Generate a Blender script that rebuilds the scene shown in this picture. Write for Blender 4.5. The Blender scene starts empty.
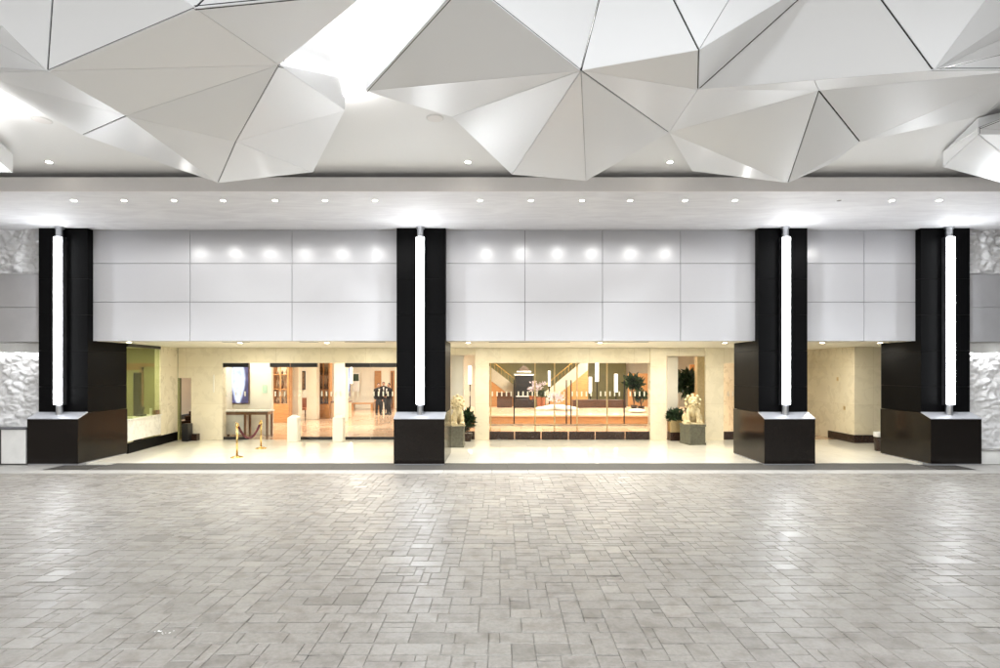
import bpy, bmesh, math, random
from mathutils import Vector, Matrix, noise
random.seed(7)
R = math.radians
F, CX, HY, H = 560.0, 500.0, 370.0, 2.5      # focal length in photo pixels, principal column, horizon row, eye height
scene = bpy.context.scene
COL = scene.collection

def P(px, py, d):
    return Vector(((px - CX) / F * d, d, H + (HY - py) / F * d))
def PZ(px, py, z):
    d = (z - H) * F / (HY - py)
    return P(px, py, d)
def X(px, d):
    return (px - CX) / F * d

# ------------------------------------------------------------------ materials
def new_mat(name):
    m = bpy.data.materials.new(name); m.use_nodes = True
    nt = m.node_tree; nt.nodes.clear()
    out = nt.nodes.new('ShaderNodeOutputMaterial')
    b = nt.nodes.new('ShaderNodeBsdfPrincipled')
    nt.links.new(b.outputs[0], out.inputs[0])
    return m, nt, b

def coords(nt, scale=(1, 1, 1), kind='Object'):
    tc = nt.nodes.new('ShaderNodeTexCoord'); mp = nt.nodes.new('ShaderNodeMapping')
    mp.inputs['Scale'].default_value = scale
    nt.links.new(tc.outputs[kind], mp.inputs[0]); return mp.outputs[0]

def noise_tex(nt, vec, scale, detail=4, rough=.55, distortion=0):
    n = nt.nodes.new('ShaderNodeTexNoise')
    n.inputs['Scale'].default_value = scale; n.inputs['Detail'].default_value = detail
    n.inputs['Roughness'].default_value = rough; n.inputs['Distortion'].default_value = distortion
    nt.links.new(vec, n.inputs['Vector']); return n.outputs['Fac']

def ramp(nt, fac, stops):
    r = nt.nodes.new('ShaderNodeValToRGB')
    while len(r.color_ramp.elements) < len(stops): r.color_ramp.elements.new(.5)
    for e, (p, c) in zip(r.color_ramp.elements, stops):
        e.position = p; e.color = (c[0], c[1], c[2], 1)
    nt.links.new(fac, r.inputs[0]); return r.outputs[0]

def maprange(nt, fac, a, b, lo=.3, hi=.7):
    m = nt.nodes.new('ShaderNodeMapRange')
    m.inputs[1].default_value = lo; m.inputs[2].default_value = hi
    m.inputs[3].default_value = a; m.inputs[4].default_value = b
    nt.links.new(fac, m.inputs[0]); return m.outputs[0]

def bump(nt, b, fac, strength, dist=.01):
    n = nt.nodes.new('ShaderNodeBump'); n.inputs['Strength'].default_value = strength; n.inputs['Distance'].default_value = dist
    nt.links.new(fac, n.inputs['Height']); nt.links.new(n.outputs[0], b.inputs['Normal'])

def mat(name, c1, c2=None, rough=.5, rough2=None, scale=3, detail=5, stretch=(1, 1, 1), metal=0, spec=.5, bmp=0, bscale=None, distortion=0, coat=0):
    """noise-varied procedural surface"""
    m, nt, b = new_mat(name)
    v = coords(nt, stretch)
    n = noise_tex(nt, v, scale, detail, distortion=distortion)
    c2 = c2 or tuple(x * .88 for x in c1)
    nt.links.new(ramp(nt, n, [(.32, c2), (.68, c1)]), b.inputs['Base Color'])
    n2 = noise_tex(nt, v, scale * 2.3, 3)
    nt.links.new(maprange(nt, n2, rough, rough2 if rough2 is not None else min(1, rough * 1.25)), b.inputs['Roughness'])
    b.inputs['Metallic'].default_value = metal
    b.inputs['Specular IOR Level'].default_value = spec
    b.inputs['Coat Weight'].default_value = coat
    if bmp: bump(nt, b, noise_tex(nt, v, bscale or scale * 6, 5), bmp)
    return m

def emit(name, col, strength):
    m, nt, b = new_mat(name)
    b.inputs['Base Color'].default_value = (.8, .8, .8, 1)
    v = coords(nt); n = noise_tex(nt, v, 1.5, 1)
    nt.links.new(ramp(nt, n, [(0, tuple(x * .97 for x in col)), (1, col)]), b.inputs['Emission Color'])
    b.inputs['Emission Strength'].default_value = strength
    return m

def glass(name, tint=(.97, .98, .96), refl=1.0):
    m = bpy.data.materials.new(name); m.use_nodes = True
    nt = m.node_tree; nt.nodes.clear()
    out = nt.nodes.new('ShaderNodeOutputMaterial'); mx = nt.nodes.new('ShaderNodeMixShader')
    tr = nt.nodes.new('ShaderNodeBsdfTransparent'); tr.inputs[0].default_value = (*tint, 1)
    gl = nt.nodes.new('ShaderNodeBsdfGlossy'); gl.inputs['Roughness'].default_value = .01
    fr = nt.nodes.new('ShaderNodeFresnel'); fr.inputs[0].default_value = 1.45
    mu = nt.nodes.new('ShaderNodeMath'); mu.operation = 'MULTIPLY'; mu.inputs[1].default_value = refl
    nt.links.new(fr.outputs[0], mu.inputs[0]); nt.links.new(mu.outputs[0], mx.inputs[0])
    nt.links.new(tr.outputs[0], mx.inputs[1]); nt.links.new(gl.outputs[0], mx.inputs[2]); nt.links.new(mx.outputs[0], out.inputs[0])
    return m

def marble(name, base, vein, rough=.2, scale=1.2, spec=.5, bands=None):
    m, nt, b = new_mat(name)
    v = coords(nt)
    n1 = noise_tex(nt, v, scale, 8, .6, 1.5); n2 = noise_tex(nt, v, scale * 4, 6, .6, .8)
    mx = nt.nodes.new('ShaderNodeMix'); mx.data_type = 'RGBA'
    nt.links.new(ramp(nt, n1, [(.35, vein), (.52, base), (.75, tuple(min(1, x * 1.05) for x in base))]), mx.inputs['A'])
    nt.links.new(ramp(nt, n2, [(.35, tuple(x * .95 for x in base)), (.6, base)]), mx.inputs['B'])
    mx.inputs['Factor'].default_value = .4
    col = mx.outputs['Result']
    if bands:   # square tile joints and alternating tone (a laid floor)
        br = nt.nodes.new('ShaderNodeTexBrick'); br.offset = bands.get('offset', 0)
        br.inputs['Scale'].default_value = 1; br.inputs['Brick Width'].default_value = bands['w']; br.inputs['Row Height'].default_value = bands['h']
        br.inputs['Mortar Size'].default_value = bands.get('joint', .006)
        br.inputs['Color1'].default_value = (*bands.get('c1', (1, 1, 1)), 1); br.inputs['Color2'].default_value = (*bands.get('c2', (.93, .93, .93)), 1)
        br.inputs['Mortar'].default_value = (*bands.get('mortar', (.7, .7, .68)), 1)
        sw = coords(nt)
        if bands.get('wall'):
            mpn = sw.node; mpn.inputs['Rotation'].default_value = (R(90), 0, 0)
        nt.links.new(sw, br.inputs['Vector'])
        mm = nt.nodes.new('ShaderNodeMix'); mm.data_type = 'RGBA'; mm.blend_type = 'MULTIPLY'; mm.inputs['Factor'].default_value = 1
        nt.links.new(col, mm.inputs['A']); nt.links.new(br.outputs['Color'], mm.inputs['B']); col = mm.outputs['Result']
    nt.links.new(col, b.inputs['Base Color'])
    nt.links.new(maprange(nt, n2, rough, rough * 1.6), b.inputs['Roughness'])
    b.inputs['Specular IOR Level'].default_value = spec
    return m

M = {}
M['black'] = mat('black_granite', (.003, .003, .0034), (.0015, .0015, .0017), .42, .45, 60, spec=.06)
M['plinth'] = mat('dark_brown_granite', (.011, .008, .006), (.004, .003, .0025), .12, .16, 90, 6, spec=.24)
M['steel'] = mat('brushed_steel', (.55, .56, .58), (.4, .41, .43), .28, .4, 30, stretch=(1, 1, .05), metal=1)
M['ledge'] = mat('grey_ledge_steel', (.40, .41, .44), (.37, .38, .41), .38, .42, 8, metal=.4)
M['tube'] = emit('lamp_diffuser', (.94, .97, 1), 11)
M['lens'] = emit('downlight_lens', (1, .94, .84), 16)
M['warmlens'] = emit('warm_downlight_lens', (1, .84, .58), 14)
M['trim'] = mat('white_trim', (.8, .8, .79), None, .35, scale=20)
M['fascia'] = mat('white_fascia_panel', (.585, .59, .618), (.575, .58, .608), .21, .225, .5, 2, spec=.5)
M['joint'] = mat('grey_joint', (.12, .12, .13), None, .7, scale=8)
M['darkback'] = mat('dark_backing', (.012, .012, .012), None, .8, scale=8)
M['facet'] = mat('white_facet_panel', (.885, .90, .922), (.875, .89, .912), .36, .41, .4, 1, spec=.4)
M['ceil'] = mat('white_ceiling_paint', (.89, .897, .905), (.885, .892, .90), .6, .62, .5, 1, spec=.35)
M['stucco'] = mat('mottled_silver_plaster', (.80, .795, .81), (.69, .68, .70), .62, .78, 1.6, 8, stretch=(.5, 1.6, 1), bmp=.1, bscale=14, distortion=1.2, spec=.3)
M['beam'] = mat('pinkish_beam_plaster', (.87, .85, .845), (.84, .82, .812), .6, .7, 2, 7, bmp=.08, bscale=25)
M['rough'] = mat('rough_white_plaster', (.80, .80, .80), (.72, .72, .725), .75, .9, 9, 6, bmp=.35, bscale=40)
M['band'] = mat('satin_grey_panel', (.50, .50, .52), (.46, .46, .48), .3, .4, 2, 3, metal=.35)
M['cream'] = marble('cream_marble', (.84, .77, .60), (.82, .745, .572), .22, .6, bands=dict(w=1.6, h=1.3, joint=.004, c2=(.95, .945, .93), mortar=(.75, .7, .62), wall=True))
M['creampaint'] = mat('cream_paint', (.80, .75, .62), (.78, .72, .58), .5, scale=1.5)
M['pier'] = mat('ivory_pier', (.82, .79, .70), (.78, .75, .66), .35, scale=2)
M['soffit'] = mat('cream_soffit', (.80, .76, .64), (.78, .74, .62), .5, scale=1.2)
M['efloor'] = marble('ivory_floor_tile', (.82, .79, .70), (.78, .74, .64), .05, .8, bands=dict(w=.9, h=.9, joint=.004, c2=(.98, .98, .97), mortar=(.8, .78, .72)))
M['lfloor'] = marble('pink_lobby_marble', (.62, .48, .36), (.50, .36, .26), .09, .7, bands=dict(w=1.8, h=1.2, joint=.02, offset=.5, c1=(1.1, 1.05, 1), c2=(.82, .72, .66), mortar=(.62, .5, .42)))
M['thresh'] = mat('grey_granite_strip', (.10, .096, .088), (.065, .061, .056), .7, .8, 50, 6, spec=.2)
M['kerb'] = mat('pale_paving_band', (.37, .36, .34), (.30, .292, .275), .6, .6, 3, 7, bmp=.1, bscale=60)
M['asphalt'] = mat('asphalt', (.055, .055, .055), (.04, .04, .04), .85, scale=30, bmp=.3, bscale=200)
M['wood'] = mat('orange_wood', (.50, .26, .10), (.40, .19, .07), .3, .4, 3, 6, stretch=(1, 1, 6), spec=.4)
M['darkwood'] = mat('dark_red_wood', (.11, .045, .02), (.06, .025, .012), .3, .4, 4, 6, stretch=(1, 1, 5))
M['kick'] = mat('dark_brown_kick_stone', (.035, .016, .010), (.02, .009, .006), .2, .3, 20, 6)
M['tan'] = marble('tan_marble', (.72, .56, .40), (.62, .45, .30), .18, 1.2)
M['blackmetal'] = mat('black_metal', (.012, .012, .013), None, .3, scale=20)
M['midwood'] = mat('mid_brown_wood', (.26, .13, .055), (.19, .09, .04), .3, .4, 4, 6, stretch=(1, 1, 5))
M['parapet'] = mat('cream_parapet', (.44, .40, .31), None, .5, scale=2)
M['mark'] = mat('frosted_mark', (.74, .70, .58), None, .6, scale=9)
M['brass'] = mat('polished_brass', (.78, .55, .22), (.7, .48, .18), .18, .28, 15, metal=1)
M['gold'] = mat('champagne_gold', (.72, .56, .30), (.62, .47, .24), .3, .4, 15, metal=.8)
M['velvet'] = mat('dark_red_velvet', (.10, .012, .02), (.06, .008, .012), .85, scale=30)
M['olive'] = mat('olive_green_paint', (.20, .195, .09), (.16, .155, .07), .4, .5, 1.5)
M['white'] = mat('white_paint', (.82, .82, .8), None, .4, scale=3)
M['counter'] = mat('ivory_counter', (.80, .79, .74), (.78, .76, .70), .25, scale=2)
M['stone'] = mat('greenish_carved_stone', (.17, .165, .12), (.10, .098, .07), .45, .6, 14, 7, bmp=.5, bscale=30)
M['lion'] = mat('golden_ivory_stone', (.76, .66, .43), (.54, .43, .23), .4, .55, 10, 6, bmp=.2, bscale=40)
M['leaf'] = mat('dark_green_leaf', (.028, .06, .02), (.012, .026, .012), .4, .5, 6)
M['stem'] = mat('brown_stem', (.06, .04, .025), None, .7, scale=12)
M['petal'] = mat('mauve_white_petal', (.82, .79, .82), (.70, .58, .70), .5, scale=25)
M['pot'] = mat('terracotta_pot', (.45, .16, .07), (.36, .12, .05), .5, scale=8)
M['suit'] = mat('black_suit_cloth', (.012, .012, .014), (.007, .007, .008), .8, scale=40)
M['skin'] = mat('skin', (.42, .25, .17), (.38, .22, .15), .5, scale=12)
M['hair'] = mat('black_hair', (.012, .01, .008), None, .5, scale=40)
M['shirt'] = mat('white_shirt', (.8, .8, .8), None, .7, scale=20)
M['sign'] = mat('pale_green_sign', (.45, .68, .52), (.55, .75, .62), .4, scale=12)
M['bookmix'] = mat('mixed_ornament', (.30, .18, .09), (.08, .05, .03), .5, scale=9)
M['glass'] = glass('clear_glass', (.97, .975, .955), .8)
M['boothglass'] = glass('green_tinted_glass', (.86, .90, .74), .25)
M['lampwhite'] = emit('lit_paper_lamp', (1, .96, .86), 1.0)
M['blueart'] = None

# a backlit picture: pale blue vase-like light shape on dark ground (generic abstract)
m, nt, b = new_mat('backlit_abstract_picture')
v = coords(nt, kind='Generated')
sx = nt.nodes.new('ShaderNodeSeparateXYZ'); nt.links.new(v, sx.inputs[0])
def mth(op, a, bb):
    n = nt.nodes.new('ShaderNodeMath'); n.operation = op
    for i, s in enumerate((a, bb)):
        if isinstance(s, (int, float)): n.inputs[i].default_value = s
        else: nt.links.new(s, n.inputs[i])
    return n.outputs[0]
dx = mth('ABSOLUTE', mth('SUBTRACT', sx.outputs[0], .5), 0)
wid = mth('ADD', mth('MULTIPLY', mth('SINE', mth('MULTIPLY', sx.outputs[2], 2.6), 0), .26), .08)
inside = maprange(nt, mth('SUBTRACT', dx, wid), 1, 0, -.05, .06)
nz = noise_tex(nt, v, 6, 4)
mm = nt.nodes.new('ShaderNodeMix'); mm.data_type = 'RGBA'
nt.links.new(inside, mm.inputs['Factor'])
nt.links.new(ramp(nt, nz, [(.3, (.02, .02, .05)), (.7, (.10, .09, .22))]), mm.inputs['A'])
nt.links.new(ramp(nt, nz, [(.3, (.45, .52, .85)), (.7, (.85, .9, 1))]), mm.inputs['B'])
nt.links.new(mm.outputs['Result'], b.inputs['Emission Color']); b.inputs['Emission Strength'].default_value = .55
b.inputs['Base Color'].default_value = (.02, .02, .03, 1); b.inputs['Roughness'].default_value = .15
M['blueart'] = m

# pavers: tone attribute per stone, plus dirt and gloss variation
m, nt, b = new_mat('tumbled_stone_pavers')
v = coords(nt)
at = nt.nodes.new('ShaderNodeAttribute'); at.attribute_name = 'stone'
sc_ = nt.nodes.new('ShaderNodeSeparateColor'); nt.links.new(at.outputs['Color'], sc_.inputs[0])
tone = ramp(nt, sc_.outputs[0], [(0, (.165, .155, .138)), (.25, (.236, .224, .203)), (.7, (.268, .255, .233)), (1, (.298, .284, .26))])
big = noise_tex(nt, v, .35, 5); fine = noise_tex(nt, v, 22, 7, .7); mid = noise_tex(nt, v, 4.5, 5)
def mult(a, bsock):
    x = nt.nodes.new('ShaderNodeMix'); x.data_type = 'RGBA'; x.blend_type = 'MULTIPLY'; x.inputs['Factor'].default_value = 1
    nt.links.new(a, x.inputs['A']); nt.links.new(bsock, x.inputs['B']); return x.outputs['Result']
c = mult(tone, ramp(nt, big, [(.3, (.84, .82, .82)), (.7, (1.05, 1.05, 1.04))]))
c = mult(c, ramp(nt, fine, [(.34, (.72, .72, .71)), (.6, (1.05, 1.05, 1.05))]))
c = mult(c, ramp(nt, mid, [(.33, (.74, .715, .69)), (.52, (1.02, 1.02, 1.02))]))
nt.links.new(c, b.inputs['Base Color'])
ra = nt.nodes.new('ShaderNodeMath'); ra.operation = 'ADD'
nt.links.new(maprange(nt, fine, .33, .52), ra.inputs[0]); nt.links.new(maprange(nt, sc_.outputs[1], -.05, .08, 0, 1), ra.inputs[1])
nt.links.new(ra.outputs[0], b.inputs['Roughness'])
b.inputs['Specular IOR Level'].default_value = .45
bump(nt, b, mid, .25, .02)
M['paver'] = m
m, nt, b = new_mat('sandy_paving_joint')
v = coords(nt)
nt.links.new(ramp(nt, noise_tex(nt, v, 1.9, 6, .6), [(.36, (.04, .037, .033)), (.47, (.33, .315, .29)), (.8, (.40, .385, .355))]), b.inputs['Base Color'])
b.inputs['Roughness'].default_value = .9
M['grout'] = m

# ------------------------------------------------------------------ mesh builder
class MB:
    def __init__(s): s.v = []; s.f = []
    def poly(s, pts):
        i = len(s.v); s.v += [tuple(p) for p in pts]; s.f.append(tuple(range(i, i + len(pts)))); return s
    def box(s, x0, x1, y0, y1, z0, z1):
        i = len(s.v)
        s.v += [(x, y, z) for z in (z0, z1) for y in (y0, y1) for x in (x0, x1)]
        s.f += [tuple(i + k for k in q) for q in ((0, 2, 3, 1), (4, 5, 7, 6), (0, 1, 5, 4), (2, 6, 7, 3), (0, 4, 6, 2), (1, 3, 7, 5))]
        return s
    def prism(s, ring0, ring1):
        n = len(ring0); i = len(s.v); s.v += [tuple(p) for p in ring0] + [tuple(p) for p in ring1]
        s.f.append(tuple(reversed(range(i, i + n)))); s.f.append(tuple(range(i + n, i + 2 * n)))
        for k in range(n):
            j = (k + 1) % n; s.f.append((i + k, i + j, i + n + j, i + n + k))
        return s
    def bar(s, p, q, w, h=None):
        """square bar from p to q"""
        h = h or w; p = Vector(p); q = Vector(q); d = (q - p).normalized()
        u = d.cross(Vector((0, 0, 1)))
        if u.length < .05: u = Vector((1, 0, 0))
        u.normalize(); w2 = d.cross(u).normalized()
        off = [(-w / 2, -h / 2), (w / 2, -h / 2), (w / 2, h / 2), (-w / 2, h / 2)]
        return s.prism([p + u * a + w2 * b_ for a, b_ in off], [q + u * a + w2 * b_ for a, b_ in off])
    def tube(s, pts, rad, n=12):
        pts = [Vector(p) for p in pts]; rr = rad if isinstance(rad, (list, tuple)) else [rad] * len(pts)
        i = len(s.v); prev = None
        for k, p in enumerate(pts):
            d = (pts[min(k + 1, len(pts) - 1)] - pts[max(k - 1, 0)]).normalized()
            u = prev - d * prev.dot(d) if prev is not None else d.cross(Vector((0, 0, 1)))
            if u.length < .05: u = d.cross(Vector((1, 0, 0)))
            u.normalize(); prev = u; w = d.cross(u)
            s.v += [tuple(p + (u * math.cos(2 * math.pi * a / n) + w * math.sin(2 * math.pi * a / n)) * rr[k]) for a in range(n)]
        for k in range(len(pts) - 1):
            for a in range(n):
                b_ = (a + 1) % n
                s.f.append((i + k * n + a, i + k * n + b_, i + (k + 1) * n + b_, i + (k + 1) * n + a))
        s.f.append(tuple(reversed(range(i, i + n)))); e = i + (len(pts) - 1) * n; s.f.append(tuple(range(e, e + n)))
        return s
    def lathe(s, c, prof, n=24):
        """prof: (radius, z) from bottom to top"""
        i = len(s.v)
        for r, z in prof:
            s.v += [(c[0] + r * math.cos(2 * math.pi * a / n), c[1] + r * math.sin(2 * math.pi * a / n), c[2] + z) for a in range(n)]
        for k in range(len(prof) - 1):
            for a in range(n):
                b_ = (a + 1) % n; s.f.append((i + k * n + a, i + k * n + b_, i + (k + 1) * n + b_, i + (k + 1) * n + a))
        s.f.append(tuple(reversed(range(i, i + n)))); e = i + (len(prof) - 1) * n; s.f.append(tuple(range(e, e + n)))
        return s
    def ball(s, c, r, n=12, m_=8):
        c = Vector(c); r = r if isinstance(r, (tuple, list)) else (r, r, r)
        prof = []; i = len(s.v)
        for k in range(m_ + 1):
            t = -math.pi / 2 + math.pi * k / m_; cr = max(math.cos(t), .02)
            s.v += [(c.x + r[0] * cr * math.cos(2 * math.pi * a / n), c.y + r[1] * cr * math.sin(2 * math.pi * a / n), c.z + r[2] * math.sin(t)) for a in range(n)]
        for k in range(m_):
            for a in range(n):
                b_ = (a + 1) % n; s.f.append((i + k * n + a, i + k * n + b_, i + (k + 1) * n + b_, i + (k + 1) * n + a))
        s.f.append(tuple(reversed(range(i, i + n)))); e = i + m_ * n; s.f.append(tuple(range(e, e + n)))
        return s
    def capsule(s, p, q, r0, r1):
        p = Vector(p); q = Vector(q)
        s.ball(p, r0); s.ball(q, r1); s.tube([p, q], [r0, r1]); return s
    def build(s, name, material, parent=None, bevel=0, smooth=False):
        me = bpy.data.meshes.new(name); me.from_pydata(s.v, [], s.f); me.update()
        o = bpy.data.objects.new(name, me); COL.objects.link(o)
        me.materials.append(material)
        bm = bmesh.new(); bm.from_mesh(me); bmesh.ops.recalc_face_normals(bm, faces=bm.faces); bm.to_mesh(me); bm.free()
        if parent is not None:
            o.parent = parent; o.matrix_parent_inverse = Matrix.Translation(-parent_world(parent))
        if bevel:
            md = o.modifiers.new('bevel', 'BEVEL'); md.width = bevel; md.segments = 2; md.limit_method = 'ANGLE'; md.angle_limit = R(40)
        if smooth:
            for p_ in me.polygons: p_.use_smooth = True
        return o

def parent_world(o):
    l = Vector(o.location)
    while o.parent is not None:
        o = o.parent; l = l + Vector(o.location)
        break
    return l if o.get('_root') else Vector((0, 0, 0))

def tag(o, label=None, cat=None, group=None, kind=None):
    if label: o['label'] = label
    if cat: o['category'] = cat
    if group: o['group'] = group
    if kind: o['kind'] = kind
    return o
def thing(name, label, cat, loc=(0, 0, 0), group=None):
    o = bpy.data.objects.new(name, None); COL.objects.link(o); o.location = loc; o['_root'] = 1
    o.empty_display_size = .2
    return tag(o, label, cat, group)
def struct(o): o['kind'] = 'structure'; return o
def copy_tree(o, parent=None):
    c = o.copy(); COL.objects.link(c)
    if parent is not None: c.parent = parent
    for ch in [x for x in COL.objects if x.parent == o]: copy_tree(ch, c)
    return c

def remesh(o, voxel, smooth_it=4):
    md = o.modifiers.new('remesh', 'REMESH'); md.mode = 'VOXEL'; md.voxel_size = voxel; md.use_smooth_shade = True
    s = o.modifiers.new('smooth', 'SMOOTH'); s.iterations = smooth_it; s.factor = .5
    return o

ORD = ['first', 'second', 'third', 'fourth', 'fifth', 'sixth', 'seventh', 'eighth', 'ninth', 'tenth', 'eleventh', 'twelfth', 'thirteenth', 'fourteenth', 'fifteenth', 'sixteenth', 'seventeenth', 'eighteenth']

# ------------------------------------------------------------------ main dimensions (metres)
PF, CF, FD, PB = 14.74, 15.10, 15.30, 16.70       # plinth front, column face, fascia face, column back
ZS, ZC, ZE = 6.325, 6.75, 3.292                   # soffit, upper ceiling, entry soffit
SB = 12.03                                        # beam front
GW = 20.0                                         # glazing wall
COLX = [-11.78, -2.13, 7.63, 12.01]; HW = .67

# ------------------------------------------------------------------ ground and paving
MB().poly([(-400, -400, -.06), (400, -400, -.06), (400, 400, -.06), (-400, 400, -.06)]).build('ground', M['asphalt'])
struct(bpy.data.objects['ground'])
def paving():
    U = .105; x0, x1, y0, y1 = -21.0, 21.0, -8.0, 13.55
    nx, ny = int((x1 - x0) / U), int((y1 - y0) / U)
    occ = [[False] * nx for _ in range(ny)]
    sizes = [(2, 2)] * 5 + [(3, 2)] * 7 + [(4, 2)] * 4 + [(2, 1)] * 2 + [(3, 1)] * 2 + [(4, 3)] + [(3, 3)] * 2 + [(1, 2)]
    vs, fs, tones = [], [], []
    rnd = random.Random(3); jt = .0018
    for j in range(ny):
        for i in range(nx):
            if occ[j][i]: continue
            w, h = rnd.choice(sizes)
            w = min(w, nx - i); h = min(h, ny - j)
            k = 0
            while k < w and not occ[j][i + k]: k += 1
            w = k
            if w >= 4 and rnd.random() < .3: w = 2
            for a in range(w):
                for b_ in range(h):
                    occ[j + b_][i + a] = True
            ax, bx = x0 + i * U, x0 + (i + w) * U; ay, by = y0 + j * U, y0 + (j + h) * U
            ja, jb, jc, jd = [jt + abs(rnd.gauss(0, .0020)) * (3 if rnd.random() < .06 else 1) for _ in range(4)]
            ax += ja * .5; bx -= jb * .5; ay += jc * 1.9; by -= jd * 1.9
            z = rnd.uniform(-.0025, .0015); tx = rnd.gauss(0, .0035); ty = rnd.gauss(0, .0035)
            be = .005
            base = len(vs); cx, cy = (ax + bx) / 2, (ay + by) / 2
            for (px, py, dz) in ((ax, ay, -.007), (bx, ay, -.007), (bx, by, -.007), (ax, by, -.007),
                                 (ax + be, ay + be, 0), (bx - be, ay + be, 0), (bx - be, by - be, 0), (ax + be, by - be, 0)):
                vs.append((px + rnd.gauss(0, .0012), py + rnd.gauss(0, .0012), z + dz + (px - cx) * tx + (py - cy) * ty))
            q = [(4, 5, 6, 7), (0, 1, 5, 4), (1, 2, 6, 5), (2, 3, 7, 6), (3, 0, 4, 7)]
            t = min(1, max(0, rnd.gauss(.58, .17))); 
            if rnd.random() < .06: t *= .35
            g = rnd.random()
            for f in q: fs.append(tuple(base + k for k in f)); tones.append((t, g))
    me = bpy.data.meshes.new('driveway_paving'); me.from_pydata(vs, [], fs)
    ca = me.color_attributes.new('stone', 'FLOAT_COLOR', 'CORNER')
    for p, (t, g) in zip(me.polygons, tones):
        for li in p.loop_indices: ca.data[li].color = (t, g, 0, 1)
    me.materials.append(M['paver'])
    o = bpy.data.objects.new('driveway_paving', me); COL.objects.link(o); struct(o)
paving()
struct(MB().poly([(-21.2, -8.2, -.011), (21.2, -8.2, -.011), (21.2, 13.6, -.011), (-21.2, 13.6, -.011)]).build('paving_bed', M['grout']))
# pale band of slabs between the pavers and the threshold strip
kb = MB(); x = -20.0
while x < 20:
    w = random.choice((.9, .9, 1.2)); kb.box(x + .003, x + w - .003, 13.56, 14.0, -.03, -.002 + random.uniform(-.001, .001)); x += w
struct(kb.build('kerb_strip', M['kerb'], bevel=.004))
sd = MB()
for (xa, xb) in ((-20, -11.5), (12.0, 20)):
    x = xa
    while x < xb - .1:
        w = min(1.1, xb - x); sd.box(x + .002, x + w - .002, 14.004, 15.28, -.03, -.003); x += w
struct(sd.build('side_pavement', M['kerb'], bevel=.004))
ts = MB(); x = -10.3
while x < 10.95:
    w = min(1.5, 10.95 - x); ts.box(x + .0015, x + w - .0015, 14.004, 15.05, -.03, -.004); x += w
struct(ts.build('threshold_strip', M['thresh'], bevel=.002))
struct(MB().box(-16, 16, 15.053, 20.15, -.05, 0).build('entry_floor', M['efloor']))
struct(MB().box(-16, 18, 20.153, 37, -.05, -.002).build('lobby_floor', M['lfloor']))
for i, (xa, xb) in enumerate(((-11.49, -10.3), (10.95, 11.99))):
    g = thing('drain_grate', ['grey slotted drain grate at the foot of the far left black plinth', 'grey slotted drain grate at the foot of the far right black plinth'][i], 'drain grate', ((xa + xb) / 2, 14.5, 0), 'drain grates set in the threshold')
    MB().box(xa + .03, xb - .03, 14.03, 14.70, -.05, -.035).build('channel', M['darkback'], g)
    fr = MB().box(xa, xa + .03, 14.004, 14.735, -.05, -.002).box(xb - .03, xb, 14.004, 14.735, -.05, -.002).box(xa + .03, xb - .03, 14.004, 14.03, -.05, -.0025).box(xa + .03, xb - .03, 14.70, 14.735, -.05, -.0025)
    fr.build('frame', M['steel'], g)
    sl = MB(); x = xa + .05
    while x < xb - .05:
        sl.box(x, x + .018, 14.03, 14.70, -.03, -.004); x += .036
    sl.build('slats', M['thresh'], g)

pm = MB(); rr = random.Random(2)
for k in range(9):
    x = -3.30 + k * .022 + rr.uniform(-.01, .01); y = 5.33 + .03 * math.sin(k * .9) + rr.uniform(-.012, .012); r = rr.uniform(.006, .014)
    pm.poly([(x + r * math.cos(a * 1.05) * rr.uniform(.7, 1.3), y + r * math.sin(a * 1.05) * rr.uniform(.7, 1.3), .0045) for a in range(6)])
struct(pm.build('paint_mark', M['white']))

# ------------------------------------------------------------------ columns with plinths and light tubes
side_words = ['far left', 'centre left', 'centre right', 'far right']
COL_LAB = ['polished black column on a dark plinth beside the valet booth window', 'polished black column on a dark plinth between the wide left doors and the centre windows',
           'polished black column on a dark plinth beside the right lion statue', 'polished black column on a dark plinth next to the litter bin']
TUBE_LAB = ['tall white light tube on the black column beside the valet booth', 'tall white light tube on the black column left of the centre windows',
            'tall white light tube on the black column right of the centre windows', 'tall white light tube on the black column by the litter bin']
c0 = thing('clad_column', COL_LAB[0], 'column', (0, 0, 0), 'black columns along the entrance')
sh = MB()
zz = [1.36, 2.05, 3.02, 3.99, 4.96, ZS + .02]
for k in range(len(zz) - 1):
    sh.box(-HW + .01, HW - .01, CF, PB - .02, zz[k] + (.0015 if k else 0), zz[k + 1] - .0015)
sh.build('shaft', M['black'], c0, bevel=.003)
prof = [(PF, 0.03), (PF, 1.20), (CF - .01, 1.35), (PB, 1.35), (PB, 0.03)]
MB().prism([(-HW, y, z) for y, z in prof], [(HW, y, z) for y, z in prof]).build('plinth', M['plinth'], c0, bevel=.006)
cp = [(PF - .012, 1.203), (PF - .012, 1.222), (CF - .004, 1.372), (CF - .004, 1.353)]
MB().prism([(-HW - .006, y, z) for y, z in cp], [(HW + .006, y, z) for y, z in cp]).build('ledge', M['ledge'], c0, bevel=.003)
MB().box(-HW + .02, HW - .02, PF + .02, PB - .02, -.03, .03).build('plinth_base', M['ledge'], c0)
t0 = thing('light_tube', TUBE_LAB[0], 'light fixture', (0, 0, 0), 'vertical light tubes on the black columns')
MB().box(-.115, .115, 14.93, 15.09, 1.56, 6.06).build('housing', M['steel'], t0, bevel=.01)
lens = []
for k in range(13):
    a = math.pi * k / 12; lens.append((-.104 * math.cos(a), 14.925 - .085 * math.sin(a)))
MB().prism([(x, y, 1.59) for x, y in lens], [(x, y, 6.03) for x, y in lens]).build('diffuser', M['tube'], t0)
MB().lathe((0, 14.98, 1.24), [(.1, 0), (.1, .05), (.085, .06), (.085, .318)]).build('bottom_cap', M['steel'], t0, smooth=False)
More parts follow.
